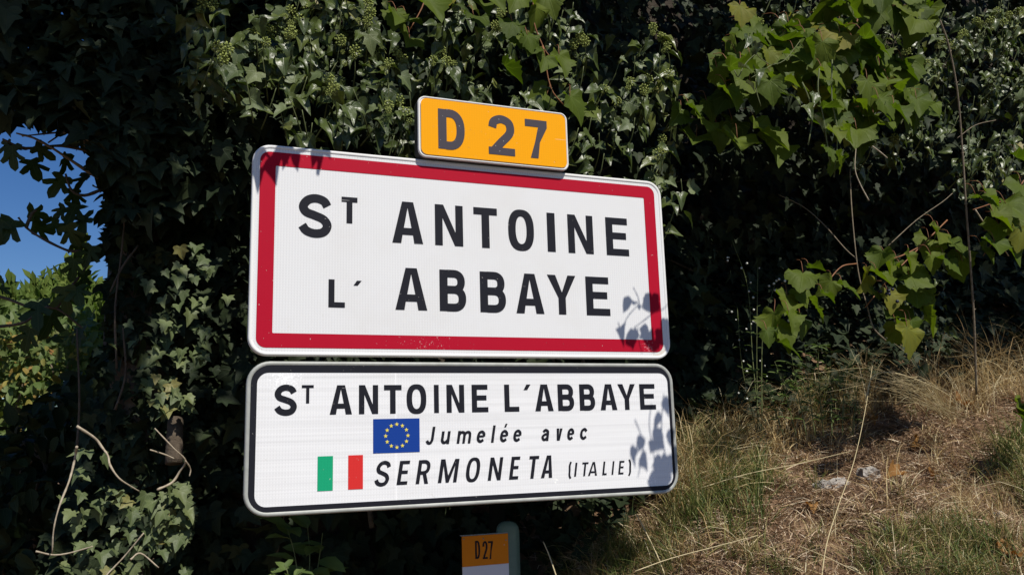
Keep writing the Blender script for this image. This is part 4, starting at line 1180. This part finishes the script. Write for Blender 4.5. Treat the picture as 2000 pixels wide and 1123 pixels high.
V2 = Plant('vine', 'large sunlit vine cluster at the upper right hanging over the hollow', 'vine', at(1620, -100, .0), VG)
P2 = [(1390, 175), (1420, 130), (1440, 60), (1500, 95), (1560, 60), (1650, 10), (1760, 0), (1835, 20), (1800, 70), (1700, 80), (1780, 150), (1810, 220), (1780, 245), (1720, 235), (1690, 290), (1640, 270), (1600, 240), (1560, 200), (1500, 195), (1450, 210), (1420, 215)]
Y2 = .10
vine_leaves(V2, [tuple(q) for q in sample_poly(P2, 125)], Y2, yj=.10)
vine_leaves(V2, [(1660, 35, 72), (1700, 40, 70), (1745, 40, 76), (1785, 25, 70), (1815, 35, 60), (1640, 90, 76), (1690, 100, 80), (1625, 170, 84), (1500, 150, 72), (1545, 145, 66), (1610, 140, 60), (1440, 170, 72), (1400, 150, 55), (1465, 180, 60), (1735, 180, 72), (1760, 205, 80), (1790, 215, 66), (1730, 225, 70), (1640, 240, 60), (1665, 255, 60), (1590, 250, 56), (1400, 5, 70), (1445, 30, 60), (1460, 45, 50)], Y2 - .06, yj=.05)
vine_leaves(V2, [(1330, 235, 60), (1345, 220, 50), (1370, 250, 66), (1400, 270, 70), (1360, 290, 70), (1430, 260, 80), (1480, 280, 100), (1510, 300, 90), (1440, 300, 90), (1380, 215, 56)], .15, yj=.06, lit=None)
# the leaves and tendrils whose shadows fall on the right-hand edges of the signs
SH1 = [((1228, 590), .05, (-.5, -1), .85), ((1244, 600), .045, (-.3, -1), .85), ((1273, 590), .06, (.0, -1), .82), ((1212, 650), .045, (.1, -1), .85), ((1237, 655), .055, (-.1, -1), .86), ((1222, 672), .04, (.6, -1), .85), ((1268, 660), .075, (.1, -1), .84), ((1290, 655), .06, (.3, -1), .84), ((1300, 640), .05, (0, -1), .84), ((1306, 680), .05, (0, -1), .84),
       ((1296, 790), .05, (0, -1), 1.12), ((1290, 820), .045, (-.3, -1), 1.1), ((1254, 862), .05, (-.3, -1), 1.12), ((1276, 870), .06, (.3, -1), 1.1), ((1240, 885), .05, (.2, -1), 1.12), ((1250, 905), .05, (.4, -1), 1.12), ((1292, 905), .06, (.0, -1), 1.1), ((1284, 940), .06, (-.2, -1), 1.1), ((1305, 960), .07, (.1, -1), 1.1), ((1308, 850), .05, (0, -1), 1.1), ((1290, 968), .06, (-.5, -1), 1.12), ((1312, 900), .06, (0, -1), 1.1)]
for (a, b), s, d, tt in SH1:
    V2.leaves('ivy_a' if s < .058 else 'vine', at(a, b - 12, 0) + SUN * tt, SUN + g3(1, .6)[0], (d[0], 0, d[1]), s * (.92 if tt < 1 else .84), None, pri=.2)
tn = [[(1237, 562), (1246, 580), (1250, 596), (1262, 606), (1275, 612)], [(1207, 630), (1214, 642), (1225, 620), (1240, 602), (1250, 594)], [(1275, 612), (1255, 628), (1238, 640)], [(1246, 640), (1247, 665), (1254, 690)], [(1275, 612), (1300, 600), (1330, 560)]]
V2.part('tendril', [(smooth_path([at(a, b, 0) + SUN * .83 for a, b in p], 3), .0016, .0012) for p in tn], MAT['green_stem'], .0015, .001, 5)
V2.part('tendril', [(smooth_path([at(a, b, 0) + SUN * 1.1 for a, b in p], 3), .002, .0016) for p in ([(1240, 820), (1252, 850), (1256, 880), (1246, 930)], [(1296, 770), (1292, 840), (1300, 900), (1290, 980)], [(1272, 790), (1268, 830), (1276, 880), (1284, 960)])], MAT['green_stem'], .002, .001, 5)
V2.part('stem', [(smooth_path([at(a, b, Y2 + .04) for a, b in p], 4), .004, .002) for p in ([(1700, -120), (1680, 20), (1640, 110), (1560, 140), (1450, 150), (1400, 165)], [(1680, 20), (1720, 110), (1760, 200)], [(1640, 110), (1640, 200), (1660, 250)], [(1760, -120), (1790, 10), (1825, 35)], [(1500, 150), (1515, 120), (1530, 80)])], MAT['red_stem'], .003, .002, 6)
# dark grapes hanging in the cluster


def grapes(pl, a, b, y, n):
    for k in range(n):
        P = at(a + rng.normal(0, 9), b + rng.normal(0, 14), y + rng.normal(0, .012))
        o = bpy.data.objects.new('grape', GRAPE); o.parent = pl.root
        r = rng.uniform(.006, .0085)
        o.location = P - pl.b; o.scale = (r, r, r); COL.objects.link(o)


def ball(name, mat, nu=10, nv=6):
    v = [(0, 0, 1)]; f = []
    for j in range(1, nv):
        for i in range(nu):
            a = math.pi * j / nv; b = 2 * math.pi * i / nu
            v.append((math.sin(a) * math.cos(b), math.sin(a) * math.sin(b), math.cos(a)))
    v.append((0, 0, -1))
    for i in range(nu):
        f.append((0, 1 + i, 1 + (i + 1) % nu)); f.append((len(v) - 1, 1 + (nv - 2) * nu + (i + 1) % nu, 1 + (nv - 2) * nu + i))
        for j in range(nv - 2):
            f.append((1 + j * nu + i, 1 + (j + 1) * nu + i, 1 + (j + 1) * nu + (i + 1) % nu, 1 + j * nu + (i + 1) % nu))
    return mesh(name, v, f, mat)


GRAPE = ball('grape', MAT['grape'])
grapes(V2, 1602, 205, Y2 - .02, 16)

V3 = Plant('vine', 'low vine spray of broad leaves hanging in front of the hollow over the dry bank', 'vine', at(1690, 420, .4), VG)
Z8 = lambda l: [(1300 + a / 2.739, 350 + b / 2.739, s) for a, b, s in l]
vine_leaves(V3, Z8([(735, 560, 66), (890, 590, 52), (945, 610, 52), (770, 505, 40), (650, 680, 62), (775, 700, 62), (720, 790, 66), (580, 770, 66), (600, 850, 70), (540, 845, 44), (615, 930, 62), (840, 640, 40), (700, 640, 50), (1080, 570, 62), (1135, 565, 62), (1105, 625, 50), (1180, 480, 62), (1300, 450, 52), (1260, 530, 55), (1300, 570, 66), (1335, 645, 72), (1190, 655, 56), (1190, 770, 76), (1235, 830, 66), (1290, 860, 80), (1375, 770, 76), (1310, 800, 50), (1410, 385, 66), (1440, 285, 48), (1460, 330, 56), (1530, 390, 62), (1490, 480, 62), (1590, 495, 60), (1560, 440, 56), (1420, 450, 50), (1240, 490, 56), (660, 760, 55), (1350, 700, 55)]), .10, yj=.045)
V3.leaves('vine', at(1300 + 1160 / 2.739, 350 + 385 / 2.739, .08), (-.8, -.45, .3), (-.55, 0, -.8), .085, True, pri=.6)
V3.part('stem', [(smooth_path([at(a, b, .16) for a, b in p], 4), .003, .002) for p in ([(1673, 515), (1645, 520), (1625, 540), (1620, 550)], [(1850, 430), (1800, 480), (1740, 540), (1690, 600)], [(1800, 480), (1760, 500), (1720, 510)])], MAT['red_stem'], .003, .002, 6)
grapes(V3, 1734, 566, .09, 10)
V4 = Plant('vine', 'vine leaves at the right edge of the view beside the thorny cane', 'vine', at(1960, 250, .1), VG)
vine_leaves(V4, Z8([(1660, 140, 60), (1710, 110, 52), (1750, 235, 66), (1690, 405, 52), (1820, 190, 66), (1890, 210, 80), (1830, 250, 66), (1905, 95, 72), (1780, 300, 66), (1860, 60, 60), (1800, 400, 70), (1730, 170, 56), (1900, 320, 66), (1760, 390, 60)]) + [(1985, 330, 70), (2010, 400, 80), (2030, 460, 80), (1985, 805, 60), (1990, 830, 70), (2010, 790, 70)], -.02, yj=.05)
V4.part('stem', [(smooth_path([at(a, b, .02) for a, b in p], 4), .003, .002) for p in ([(2030, 300), (1980, 380), (1930, 400), (1900, 410)], [(1980, 380), (1960, 440), (1920, 500)])], MAT['red_stem'], .003, .002, 6)

# ---- ivy at the upper right
C3 = Plant('ivy', 'flowering ivy at the upper right corner behind the thorny cane', 'ivy', at(1880, -60, .5), 'ivy growing over the bank')
H3 = [(1483, 43), (1595, 22), (1906, 43), (1969, 30), (1947, 22), (1992, 22), (1881, 67), (1838, 80), (1861, 88), (1808, 125), (1827, 146), (1704, 279), (1747, 269), (1960, 45), (1980, 50), (1935, 40), (1770, 100)]
shoots(C3, H3, lambda x, y: .22 + .05 * rng.normal(), size=(.04, .06))
X3 = [tuple(q) for q in sample_poly([(1500, -30), (1520, 100), (1640, 90), (1800, 120), (1790, 260), (1900, 330), (2040, 330), (2040, -30)], 100)]
shoots(C3, X3, lambda x, y: .24 + .06 * rng.normal(), heads_too=False, n=(4, 8), size=(.03, .055))
fill(C3, 'ivy_a', [(1380, -120), (1400, 60), (1560, 220), (1760, 300), (1900, 420), (2060, 430), (2060, -120)], 260, (.35, .8), (.035, .06), None)
fill(C3, 'ivy_a', [(1750, 560), (1840, 540), (1860, 680), (1800, 720), (1760, 690)], 40, (.3, .5), (.025, .04), True)
fill(C3, 'ivy_d', [(1380, -420), (1380, -30), (2300, -30), (2300, -420)], 1300, (.5, 1.1), (.05, .09), None)
fill(C3, 'ivy_d', [(1350, -30), (1350, 330), (2100, 330), (2100, -30)], 1500, (.45, 1.2), (.05, .09), None)
fill(C3, 'ivy_d', [(1340, 100), (1900, 300), (2100, 380), (2100, 760), (1900, 740), (1700, 700), (1450, 820), (1340, 850)], 900, (.75, 1.6), (.05, .085), False)

# ---- thorny cane, stems and twigs
def stalk(name, label, cat, pts, mat, r0, r1, thorns=0, group=None, lit=True, Yv=None):
    P = np.array([at(*p) for p in pts])
    r = thing(name, label, cat, tuple(P[-1]), group)
    path = smooth_path(P, 6)
    o = add_tubes('stalk', r, [(path, r0, r1)], mat, r0, r1, 6)
    if thorns:
        V = []; F = []
        for k in range(thorns):
            i = rng.integers(2, len(path) - 2); c = path[i] - P[-1]; d = unit(np.array([rng.normal(), rng.normal(), .4]))
            a = unit(np.cross(d, (0, 0, 1))) * .0025; b = np.array([0, 0, .0035]); o_ = len(V)
            V += [c + a, c - a, c + b, c - b, c + d * .011]; F += [(o_, o_ + 2, o_ + 4), (o_ + 2, o_ + 1, o_ + 4), (o_ + 1, o_ + 3, o_ + 4), (o_ + 3, o_, o_ + 4)]
        obj('thorns', mesh('thorns', V, F, mat), r, kind='stuff')
    if lit is not None: (LIT if lit else DARK).append(P)
    return r


stalk('bramble_cane', 'long thin thorny cane hanging straight down at the right', 'cane', [(1836, 40, -.2), (1853, 90, -.18), (1870, 180, -.15), (1880, 300, -.1), (1888, 420, -.06), (1897, 540, 0), (1903, 640, .05), (1907, 770, .12)], MAT['twig'], .0032, .0048, 60)
TWG = 'bare twigs in front of the hollow'
stalk('twig', 'bare pale twig beside the low vine spray, bent at a node', 'twig', [(1660, 330, .25), (1663, 400, .22), (1670, 480, .2), (1678, 540, .2), (1694, 600, .17), (1706, 640, .15), (1730, 665, .14)], MAT['twig'], .0024, .0032, group=TWG)
stalk('twig', 'short bright twig hanging below the large vine cluster', 'twig', [(1672, 285, .0), (1670, 330, .0), (1680, 360, .0), (1697, 392, .0)], MAT['pale_stem'], .0018, .0026, group=TWG)
stalk('twig', 'thin twig running from the dark hollow down to the low vine', 'twig', [(1520, 380, .5), (1570, 405, .42), (1610, 440, .35), (1650, 485, .27), (1672, 505, .2)], MAT['twig'], .0018, .0026, group=TWG)
stalk('twig', 'slanting twig from the narrow vine leaf up to the thorny cane', 'twig', [(1735, 480, .2), (1790, 430, .2), (1840, 395, .2), (1860, 378, .2)], MAT['twig'], .0022, .0016, group=TWG)
stalk('twig', 'small broken pale twig under the vine cluster by the flower heads', 'twig', [(1704, 286, -.2), (1720, 298, -.2), (1733, 309, -.2)], MAT['pale_stem'], .0022, .0020, group=TWG)
stalk('twig', 'pale dead twig to the right of the thorny cane', 'twig', [(1905, 410, .0), (1925, 440, .0), (1950, 470, .02), (1970, 500, .05)], MAT['pale_stem'], .003, .0022, group=TWG)
stalk('twig', 'pale dead twig crossing another right of the cane, high up', 'twig', [(1870, 270, .1), (1905, 245, .1), (1945, 235, .1)], MAT['twig'], .002, .0016, group=TWG)

# ------------------------------------------------------------------ bank vegetation
LIT.append(np.array([(x, y, float(ground_z(x, y)) + .05) for x in np.arange(1.35, 4.4, .05) for y in np.arange(-1.2, .6, .05)]))


def blades(P, az, lean, L, w, seg=3, droop=.5):
    """blade strips: base P, azimuth az, lean from vertical, length L, width w, droop"""
    n = len(P); V = []; F = []
    d = np.c_[np.cos(az), np.sin(az)]
    side = np.c_[-d[:, 1], d[:, 0]]
    vs = np.zeros((n, 2 * seg + 1, 3))
    pos = P.copy(); ang = lean.copy()
    tw = rng.uniform(-.9, .9, n)
    for k in range(seg):
        wk = w * (1 - .75 * k / seg)
        sd = np.c_[side * np.cos(tw)[:, None], np.sin(tw)[:, None]] * wk[:, None] / 2
        vs[:, 2 * k] = pos - sd; vs[:, 2 * k + 1] = pos + sd
        st_ = L / seg
        pos = pos + np.c_[d * (np.sin(ang) * st_)[:, None], np.cos(ang) * st_]
        ang = ang + droop * rng.uniform(.3, 1.3, n)
    vs[:, 2 * seg] = pos
    fs = []
    nv = 2 * seg + 1
    one = [(2 * k, 2 * k + 1, 2 * k + 3, 2 * k + 2) for k in range(seg - 1)] + [(2 * seg - 2, 2 * seg - 1, 2 * seg)]
    V = vs.reshape(-1, 3)
    F = [tuple(i + j * nv for i in f_) for j in range(n) for f_ in one]
    return V, F


def ground_pts(poly, n, pad=1.0):
    """points on the bank under a region of the view (by ray marching to the ground)"""
    pp = sample_poly(poly, n)
    d = np.c_[(pp[:, 0] - 1000) / FPX, -(pp[:, 1] - 561.5) / FPX, -np.ones(n)] @ ROT.T
    t = np.full(n, .8)
    for _ in range(400):
        q = CAM + d * t[:, None]
        h = q[:, 2] - ground_z(q[:, 0], q[:, 1])
        t = t + np.clip(h * .4, 0.0, .05) + np.where(h > 0, .002, 0)
    q = CAM + d * t[:, None]
    q = q[q[:, 1] < 1.6]
    q[:, 2] = ground_z(q[:, 0], q[:, 1])
    return q


def scatter(n, x=(1.05, 4.3), y=(-1.1, 1.15)):
    X = rng.uniform(*x, n); Y = rng.uniform(*y, n)
    return np.c_[X, Y, ground_z(X, Y)]


BK = [(1290, 985), (1340, 930), (1420, 860), (1560, 810), (1700, 770), (1850, 760), (2040, 700), (2060, 1170), (1060, 1170), (1100, 1110), (1200, 1050)]
# dry litter lying flat
P = np.r_[ground_pts(BK, 19000), scatter(7000)]
keep = vnoise(P[:, 0] * 5, P[:, 1] * 5, 9) > .22
P = P[keep]; n = len(P); P[:, 2] += rng.uniform(.002, .02, n)
V, F = blades(P, rng.uniform(0, 6.28, n), rng.uniform(.95, 1.65, n), rng.uniform(.03, .10, n), rng.uniform(.0016, .0048, n), 2, .3)
obj('dry_grass_litter', mesh('dry_grass_litter', V, F, MAT['litter'], smooth=False), kind='stuff')
# short crumbs and curled bits
P = np.r_[ground_pts(BK, 6000), scatter(2500)]
n = len(P); P[:, 2] += rng.uniform(.0, .015, n)
V, F = blades(P, rng.uniform(0, 6.28, n), rng.uniform(.2, 1.5, n), rng.uniform(.012, .04, n), rng.uniform(.002, .006, n), 2, .8)
obj('dead_leaf_litter', mesh('dead_leaf_litter', V, F, MAT['litter'], smooth=False), kind='stuff')


def grass(name, mat, regions):
    VV = []; FF = []; o = 0
    for poly, n, L, lean, w, dr in regions:
        P = ground_pts(poly, n)
        # gather blades into tufts
        k = max(6, n // 16)
        c = P[rng.integers(0, len(P), k)]
        P = c[rng.integers(0, k, n)] + np.c_[rng.normal(0, .016, (n, 2)), np.zeros(n)]
        P[:, 2] = ground_z(P[:, 0], P[:, 1]) - .004
        V, F = blades(P, rng.uniform(0, 6.28, n), np.abs(rng.normal(0, lean, n)), rng.uniform(*L, n), rng.uniform(*w, n), 4, dr)
        VV.append(V); FF += [tuple(i + o for i in q) for q in F]; o += len(V)
    return obj(name, mesh(name, np.concatenate(VV), FF, mat, smooth=False), kind='stuff')


grass('dry_grass', MAT['dry_blade'], [
    (BK, 2600, (.04, .13), .6, (.002, .0045), .4),
    ([(1290, 985), (1330, 880), (1420, 820), (1560, 790), (1600, 860), (1440, 960), (1330, 1010)], 900, (.10, .30), .5, (.002, .005), .4),
    ([(1290, 985), (1340, 900), (1420, 850), (1500, 830), (1540, 900), (1440, 960), (1330, 1010)], 700, (.09, .24), .45, (.002, .005), .35),
    ([(1480, 840), (1600, 800), (1720, 770), (1760, 810), (1640, 860), (1520, 880)], 600, (.10, .26), .5, (.002, .0045), .4),
    ([(1700, 780), (1850, 740), (2050, 680), (2050, 820), (1850, 830)], 800, (.10, .3), .5, (.0014, .0035), .4),
    ([(2050, 690), (2800, 560), (2800, 1170), (2060, 1170)], 2200, (.06, .22), .5, (.002, .0045), .4),
    ([(1750, 960), (2050, 900), (2060, 1100), (1800, 1060)], 1100, (.05, .14), .4, (.001, .0025), .35),
    ([(1060, 1170), (1100, 1110), (1230, 1040), (1330, 1010), (1380, 1100), (1400, 1170)], 900, (.05, .16), .5, (.0012, .003), .4)])
grass('tangled_straw', MAT['dry_blade'], [
    ([(1290, 985), (1340, 890), (1420, 850), (1560, 820), (1600, 860), (1440, 950), (1330, 1000)], 520, (.18, .40), .55, (.002, .004), .55),
    ([(1560, 800), (1700, 770), (1760, 800), (1600, 850)], 420, (.2, .42), .55, (.0018, .0036), .55),
    ([(1740, 790), (1850, 750), (2050, 690), (2050, 800), (1850, 830)], 520, (.2, .5), .6, (.0018, .004), .5),
    ([(1560, 860), (2050, 800), (2050, 1160), (1400, 1160)], 520, (.10, .28), .9, (.0018, .0034), .5)])
grass('green_grass', MAT['green_blade'], [
    ([(1330, 960), (1420, 900), (1500, 920), (1500, 1040), (1400, 1080), (1330, 1040)], 700, (.09, .24), .4, (.0028, .006), .3),
    ([(1290, 990), (1330, 900), (1400, 870), (1440, 920), (1380, 1000), (1320, 1060)], 700, (.10, .26), .35, (.0016, .004), .3),
    ([(1700, 1060), (1820, 1010), (1900, 1040), (1990, 1060), (2000, 1170), (1680, 1170)], 1500, (.05, .16), .5, (.0026, .0055), .35),
    ([(1920, 900), (2060, 840), (2200, 850), (2200, 1010), (1950, 990)], 1100, (.08, .24), .4, (.0026, .0055), .35),
    ([(1080, 1160), (1230, 1050), (1330, 1030), (1330, 1160)], 900, (.08, .20), .5, (.0016, .0035), .35),
    ([(1540, 800), (1640, 780), (1700, 800), (1620, 850)], 300, (.12, .28), .3, (.002, .005), .3),
    (BK, 1000, (.04, .13), .5, (.002, .0042), .35),
    ([(1060, 1170), (1200, 1070), (1500, 1060), (1560, 1170)], 500, (.06, .16), .5, (.002, .005), .35)])

# long dry stalks that stand out one by one
DG = 'long dry grass stalks on the bank'
stalk('grass_stalk', 'long pale dry stalk leaning across the middle of the bank', 'stalk', [(1706, 700, .25), (1690, 800, .12), (1668, 900, .0), (1640, 980, -.1), (1615, 1060, -.22), (1603, 1140, -.32)], MAT['straw'], .0010, .0018, group=DG)
stalk('grass_stalk', 'pale dry stalk lying from the bank middle towards the twinning sign', 'stalk', [(1665, 880, .1), (1560, 905, .1), (1460, 925, .12), (1370, 952, .15)], MAT['straw'], .0009, .0015, group=DG)
stalk('grass_stalk', 'bright straight straw stalk right of the kilometre marker, under the sign corner', 'stalk', [(1243, 1004, .12), (1262, 1040, .1), (1284, 1085, .06), (1305, 1140, .0)], MAT['straw'], .0018, .0024, group=DG)
stalk('grass_stalk', 'short pale straw leaning beside the kilometre marker post', 'stalk', [(1061, 1057, .2), (1073, 1085, .18), (1090, 1135, .15)], MAT['straw'], .0016, .0022, group=DG)
stalk('grass_stalk', 'yellow straw lying slantwise at the bottom of the bank', 'stalk', [(1480, 1045, -.12), (1400, 1066, -.1), (1310, 1090, -.1), (1240, 1115, -.1)], MAT['straw'], .0011, .0015, group=DG)
stalk('grass_stalk', 'pair of crossing straws at the bottom middle of the bank', 'stalk', [(1560, 1065, -.3), (1620, 1090, -.32), (1690, 1125, -.36)], MAT['straw'], .0009, .0013, group=DG)
stalk('grass_stalk', 'arching dry seed stalk at the top of the bank below the vine', 'stalk', [(1880, 800, .2), (1850, 770, .18), (1800, 745, .16), (1745, 728, .15), (1705, 735, .15), (1690, 780, .16)], MAT['straw'], .0012, .0022, group=DG)
tuft = thing('dry_grass_tuft', 'arching tuft of dry straw near the top of the bank', 'grass tuft', tuple(at(1850, 815, .3)))
paths = []
for k in range(46):
    a0 = at(1860 + rng.normal(0, 16), 815 + rng.normal(0, 6), .25 + rng.normal(0, .03))
    a1 = at(1790 + rng.normal(0, 30), 758 + rng.normal(0, 12), .2 + rng.normal(0, .05))
    a2 = at(1715 + rng.normal(0, 40), 742 + rng.normal(0, 22), .18 + rng.normal(0, .06))
    paths.append((smooth_path([a0, a1, a2], 4), .0011, .0005))
add_tubes('straws', tuft, paths, MAT['straw'], .001, .0005, 3, kind='stuff')

# dead leaves and stones on the bank
LG = 'dead leaves on the bank'
for (a, b), s, lab in (((1878, 805), .10, 'curled orange dead leaf at the top of the bank by the arching straw'), ((1785, 880), .075, 'yellow brown dead leaf on the bare soil of the bank'), ((1750, 935), .075, 'dark orange curled dead leaf right of the pale stone'), ((1812, 938), .045, 'small orange dead leaf right of the curled one'),
                      ((1962, 1100), .09, 'brown dead leaf in the bottom right corner'), ((1700, 830), .05, 'small brown dead leaf among the dry grass'), ((1205, 1112), .06, 'brown dead leaf at the foot of the bright straw'), ((1580, 1000), .05, 'yellowish dead leaf in the dry litter left of the long stalk')):
    P = ground_pts([(a - 3, b - 3), (a + 3, b - 3), (a + 3, b + 3), (a - 3, b + 3)], 1)
    if len(P) == 0: P = np.array([at(a, b, .3)])
    kd = LEAF['dead'][rng.integers(0, 3)]
    o = obj('dead_leaf', kd[3]); tag(o, lab, 'dead leaf', LG)
    nn = np.array([[.1, -.55, .75]]) + g3(1, .3); R_ = frames(nn, g3(1, 1.0))[0] * s * .75
    mm = np.eye(4); mm[:3, :3] = R_; mm[:3, 3] = P[0] + np.array([0, -.012, .03])
    o.matrix_basis = Matrix(mm.tolist())


def stone(P, r, lab, seed):
    g = np.random.default_rng(seed)
    m = ball('stone', MAT['stone'], 18, 11)
    co = np.array([tuple(v.co) for v in m.vertices])
    for k in range(9):
        d = unit(g.normal(size=3)); c = g.uniform(.55, .85)
        h = co @ d
        co = co - np.outer(np.maximum(h - c, 0), d)
    co *= (1 + .10 * g.normal(size=(len(co), 1)))
    co *= np.array([r, r * .8, r * .7])
    m.vertices.foreach_set('co', co.ravel()); m.polygons.foreach_set('use_smooth', [False] * len(m.polygons)); m.update()
    o = obj('stone', m, loc=tuple(P)); o.rotation_euler = (0, 0, g.uniform(0, 6))
    tag(o, lab, 'stone', 'stones in the bank')


for (a, b), r, lab, sd in (((1690, 935), .062, 'pale grey limestone lump sticking out of the bank', 1), ((1640, 955), .055, 'grey stone half buried left of the pale lump', 2), ((1600, 950), .035, 'small grey stone at the left end of the stones', 3), ((1950, 1005), .022, 'small whitish stone in the dry grass at the right', 4), ((1735, 1040), .022, 'small pale stone below the long stalk', 5)):
    P = ground_pts([(a - 3, b - 3), (a + 3, b - 3), (a + 3, b + 3), (a - 3, b + 3)], 1)
    if len(P): stone(P[0] + np.array([0, 0, r * .15]), r, lab, sd)

# leafy weed, flowering weed and seedling


def weed(name, label, stems_px, kind, nleaf, size, mat, lit, Yb, flowers=0, group=None):
    b = at(*stems_px[0][0], Yb)
    W = Plant(name, label, 'weed', b, group)
    ps = []
    for path in stems_px:
        P = smooth_path([at(x_, y_, Yb + rng.normal(0, .02)) for x_, y_ in path], 6); ps.append((P, .0024, .001))
        k = nleaf
        i = rng.integers(len(P) // 6, len(P), k)
        a = rng.uniform(0, 6.28, k)
        d = np.c_[np.cos(a), np.sin(a), rng.uniform(-.2, .6, k)]
        W.leaves(kind, P[i], np.c_[d[:, :2] * -.4, np.ones(k)] + np.array([0, -.4, 0]) + g3(k, .2), d, rng.uniform(*size, k), lit, pri=.3)
        if flowers:
            for _ in range(flowers):
                Q = P[rng.integers(len(P) // 3, len(P))] + g3(1, .02)[0]
                o = bpy.data.objects.new('flower', FLOWER); o.parent = W.root; o.location = Q - W.b; s = rng.uniform(.003, .006); o.scale = (s, s, s)
                o.rotation_euler = tuple(rng.uniform(0, 6, 3)); COL.objects.link(o)
    W.part('stem', ps, mat, .002, .001, 5)
    W.build(280)


m_, _, _, _, bs_ = new_mat('white_petal'); bs_.inputs['Base Color'].default_value = rgb((.62, .62, .56)); bs_.inputs['Roughness'].default_value = .7
FLOWER = ball('flower', m_, 7, 4)
LW = [[(1600 + dx, 850), (1590 + dx * 1.3, 760), (1585 + dx * 1.6, 670 + abs(dx) * .8)] for dx in (-70, -45, -25, -8, 8, 25, 45, 65)]
weed('leafy_weed', 'bushy green weed with narrow leaves below the low vine spray', LW, 'weed', 34, (.03, .06), MAT['green_stem'], True, .42)
FW = [[(1485, 850), (1470, 700), (1460, 560), (1430, 470)], [(1480, 850), (1478, 680), (1480, 520)], [(1488, 850), (1490, 650), (1515, 550)], [(1480, 850), (1450, 720), (1440, 600)]]
weed('flowering_weed', 'thin weed with tiny white flowers at the edge of the dark hollow', FW, 'weed', 16, (.02, .035), MAT['green_stem'], None, .5, flowers=9)
SD = [[(566, 1170), (562, 1120), (556, 1104)], [(570, 1170), (576, 1130), (590, 1116)], [(560, 1170), (545, 1130), (535, 1112)]]
weed('seedling', 'small seedling with sunlit yellow green leaves under the twinning sign', SD, 'weed_o', 4, (.03, .045), MAT['green_stem'], True, .10)
SD2 = [[(600, 1180), (605, 1090), (600, 1020)], [(610, 1180), (625, 1080), (630, 1040)], [(590, 1180), (575, 1080), (560, 1030)]]
weed('shaded_weed', 'large leaved weed in the shade below the twinning sign', SD2, 'weed_o', 6, (.06, .10), MAT['green_stem'], False, .25)

# ------------------------------------------------------------------ build the plants
LIT.append(np.array([(x, -.01, z) for x in np.arange(.0, 1.31, .04) for z in np.arange(1.38, 2.39, .04)]))
LIT.append(np.array([(x, -.03, z) for x in np.arange(.46, .97, .04) for z in np.arange(2.38, 2.58, .04)]))
xx, zz = np.meshgrid(np.arange(-.5, 6.5, .06), np.arange(1.0, 3.0, .06))
DARK.append(np.c_[xx.ravel(), wall_y(xx, zz).ravel(), zz.ravel()])
xx, yy = np.meshgrid(np.arange(1.3, 6.0, .06), np.arange(.78, 1.8, .06))
DARK.append(np.c_[xx.ravel(), yy.ravel(), ground_z(xx, yy).ravel()])

# unseen crown added above the view, its leaves placed to shade the dark points
ZG = 4.75
def drop(P): return P[:, :2] + SUN[:2] * ((ZG - P[:, 2]) / SUN[2])[:, None]
cell = .045
lo = np.array([-4.0, -5.5]); shp = (280, 200)
lit = np.zeros(shp, bool); lit1 = np.zeros(shp, bool); dark = np.zeros(shp, int)
for src, isl in ((LIT, True), (DARK, False), (LIT1, None)):
    for P in src:
        P = np.atleast_2d(P)
        P = P[P[:, 2] < 4.2]
        ij = np.floor((drop(P) - lo) / cell).astype(int)
        ok = (ij >= 0).all(1) & (ij[:, 0] < shp[0]) & (ij[:, 1] < shp[1])
        ij = ij[ok]
        if isl: lit[ij[:, 0], ij[:, 1]] = True
        elif isl is None: lit1[ij[:, 0], ij[:, 1]] = True
        else: np.add.at(dark, (ij[:, 0], ij[:, 1]), 1)
g = lit | lit1
for dx in (-2, -1, 0, 1, 2):
    for dy in (-2, -1, 0, 1, 2):
        g |= np.roll(np.roll(lit, dx, 0), dy, 1)
ii = np.argwhere((dark > 0) & ~g)
n = len(ii) * 5
c = lo + (np.repeat(ii, 5, 0) + rng.uniform(0, 1, (n, 2))) * cell
P = np.c_[c, np.full(n, ZG)] + SUN * rng.uniform(-.3, .5, n)[:, None]
TR.leaves('tree', P, SUN + g3(n, .4), g3(n, 1), rng.uniform(.05, .075, n), None)
print('crown leaves', n, 'lit cells', lit.sum())

for pl in (C1, C2, W1, TR, IV, FG, CO, YS, DS, HD, V1, V2, V3, V4, C3):
    pl.build()
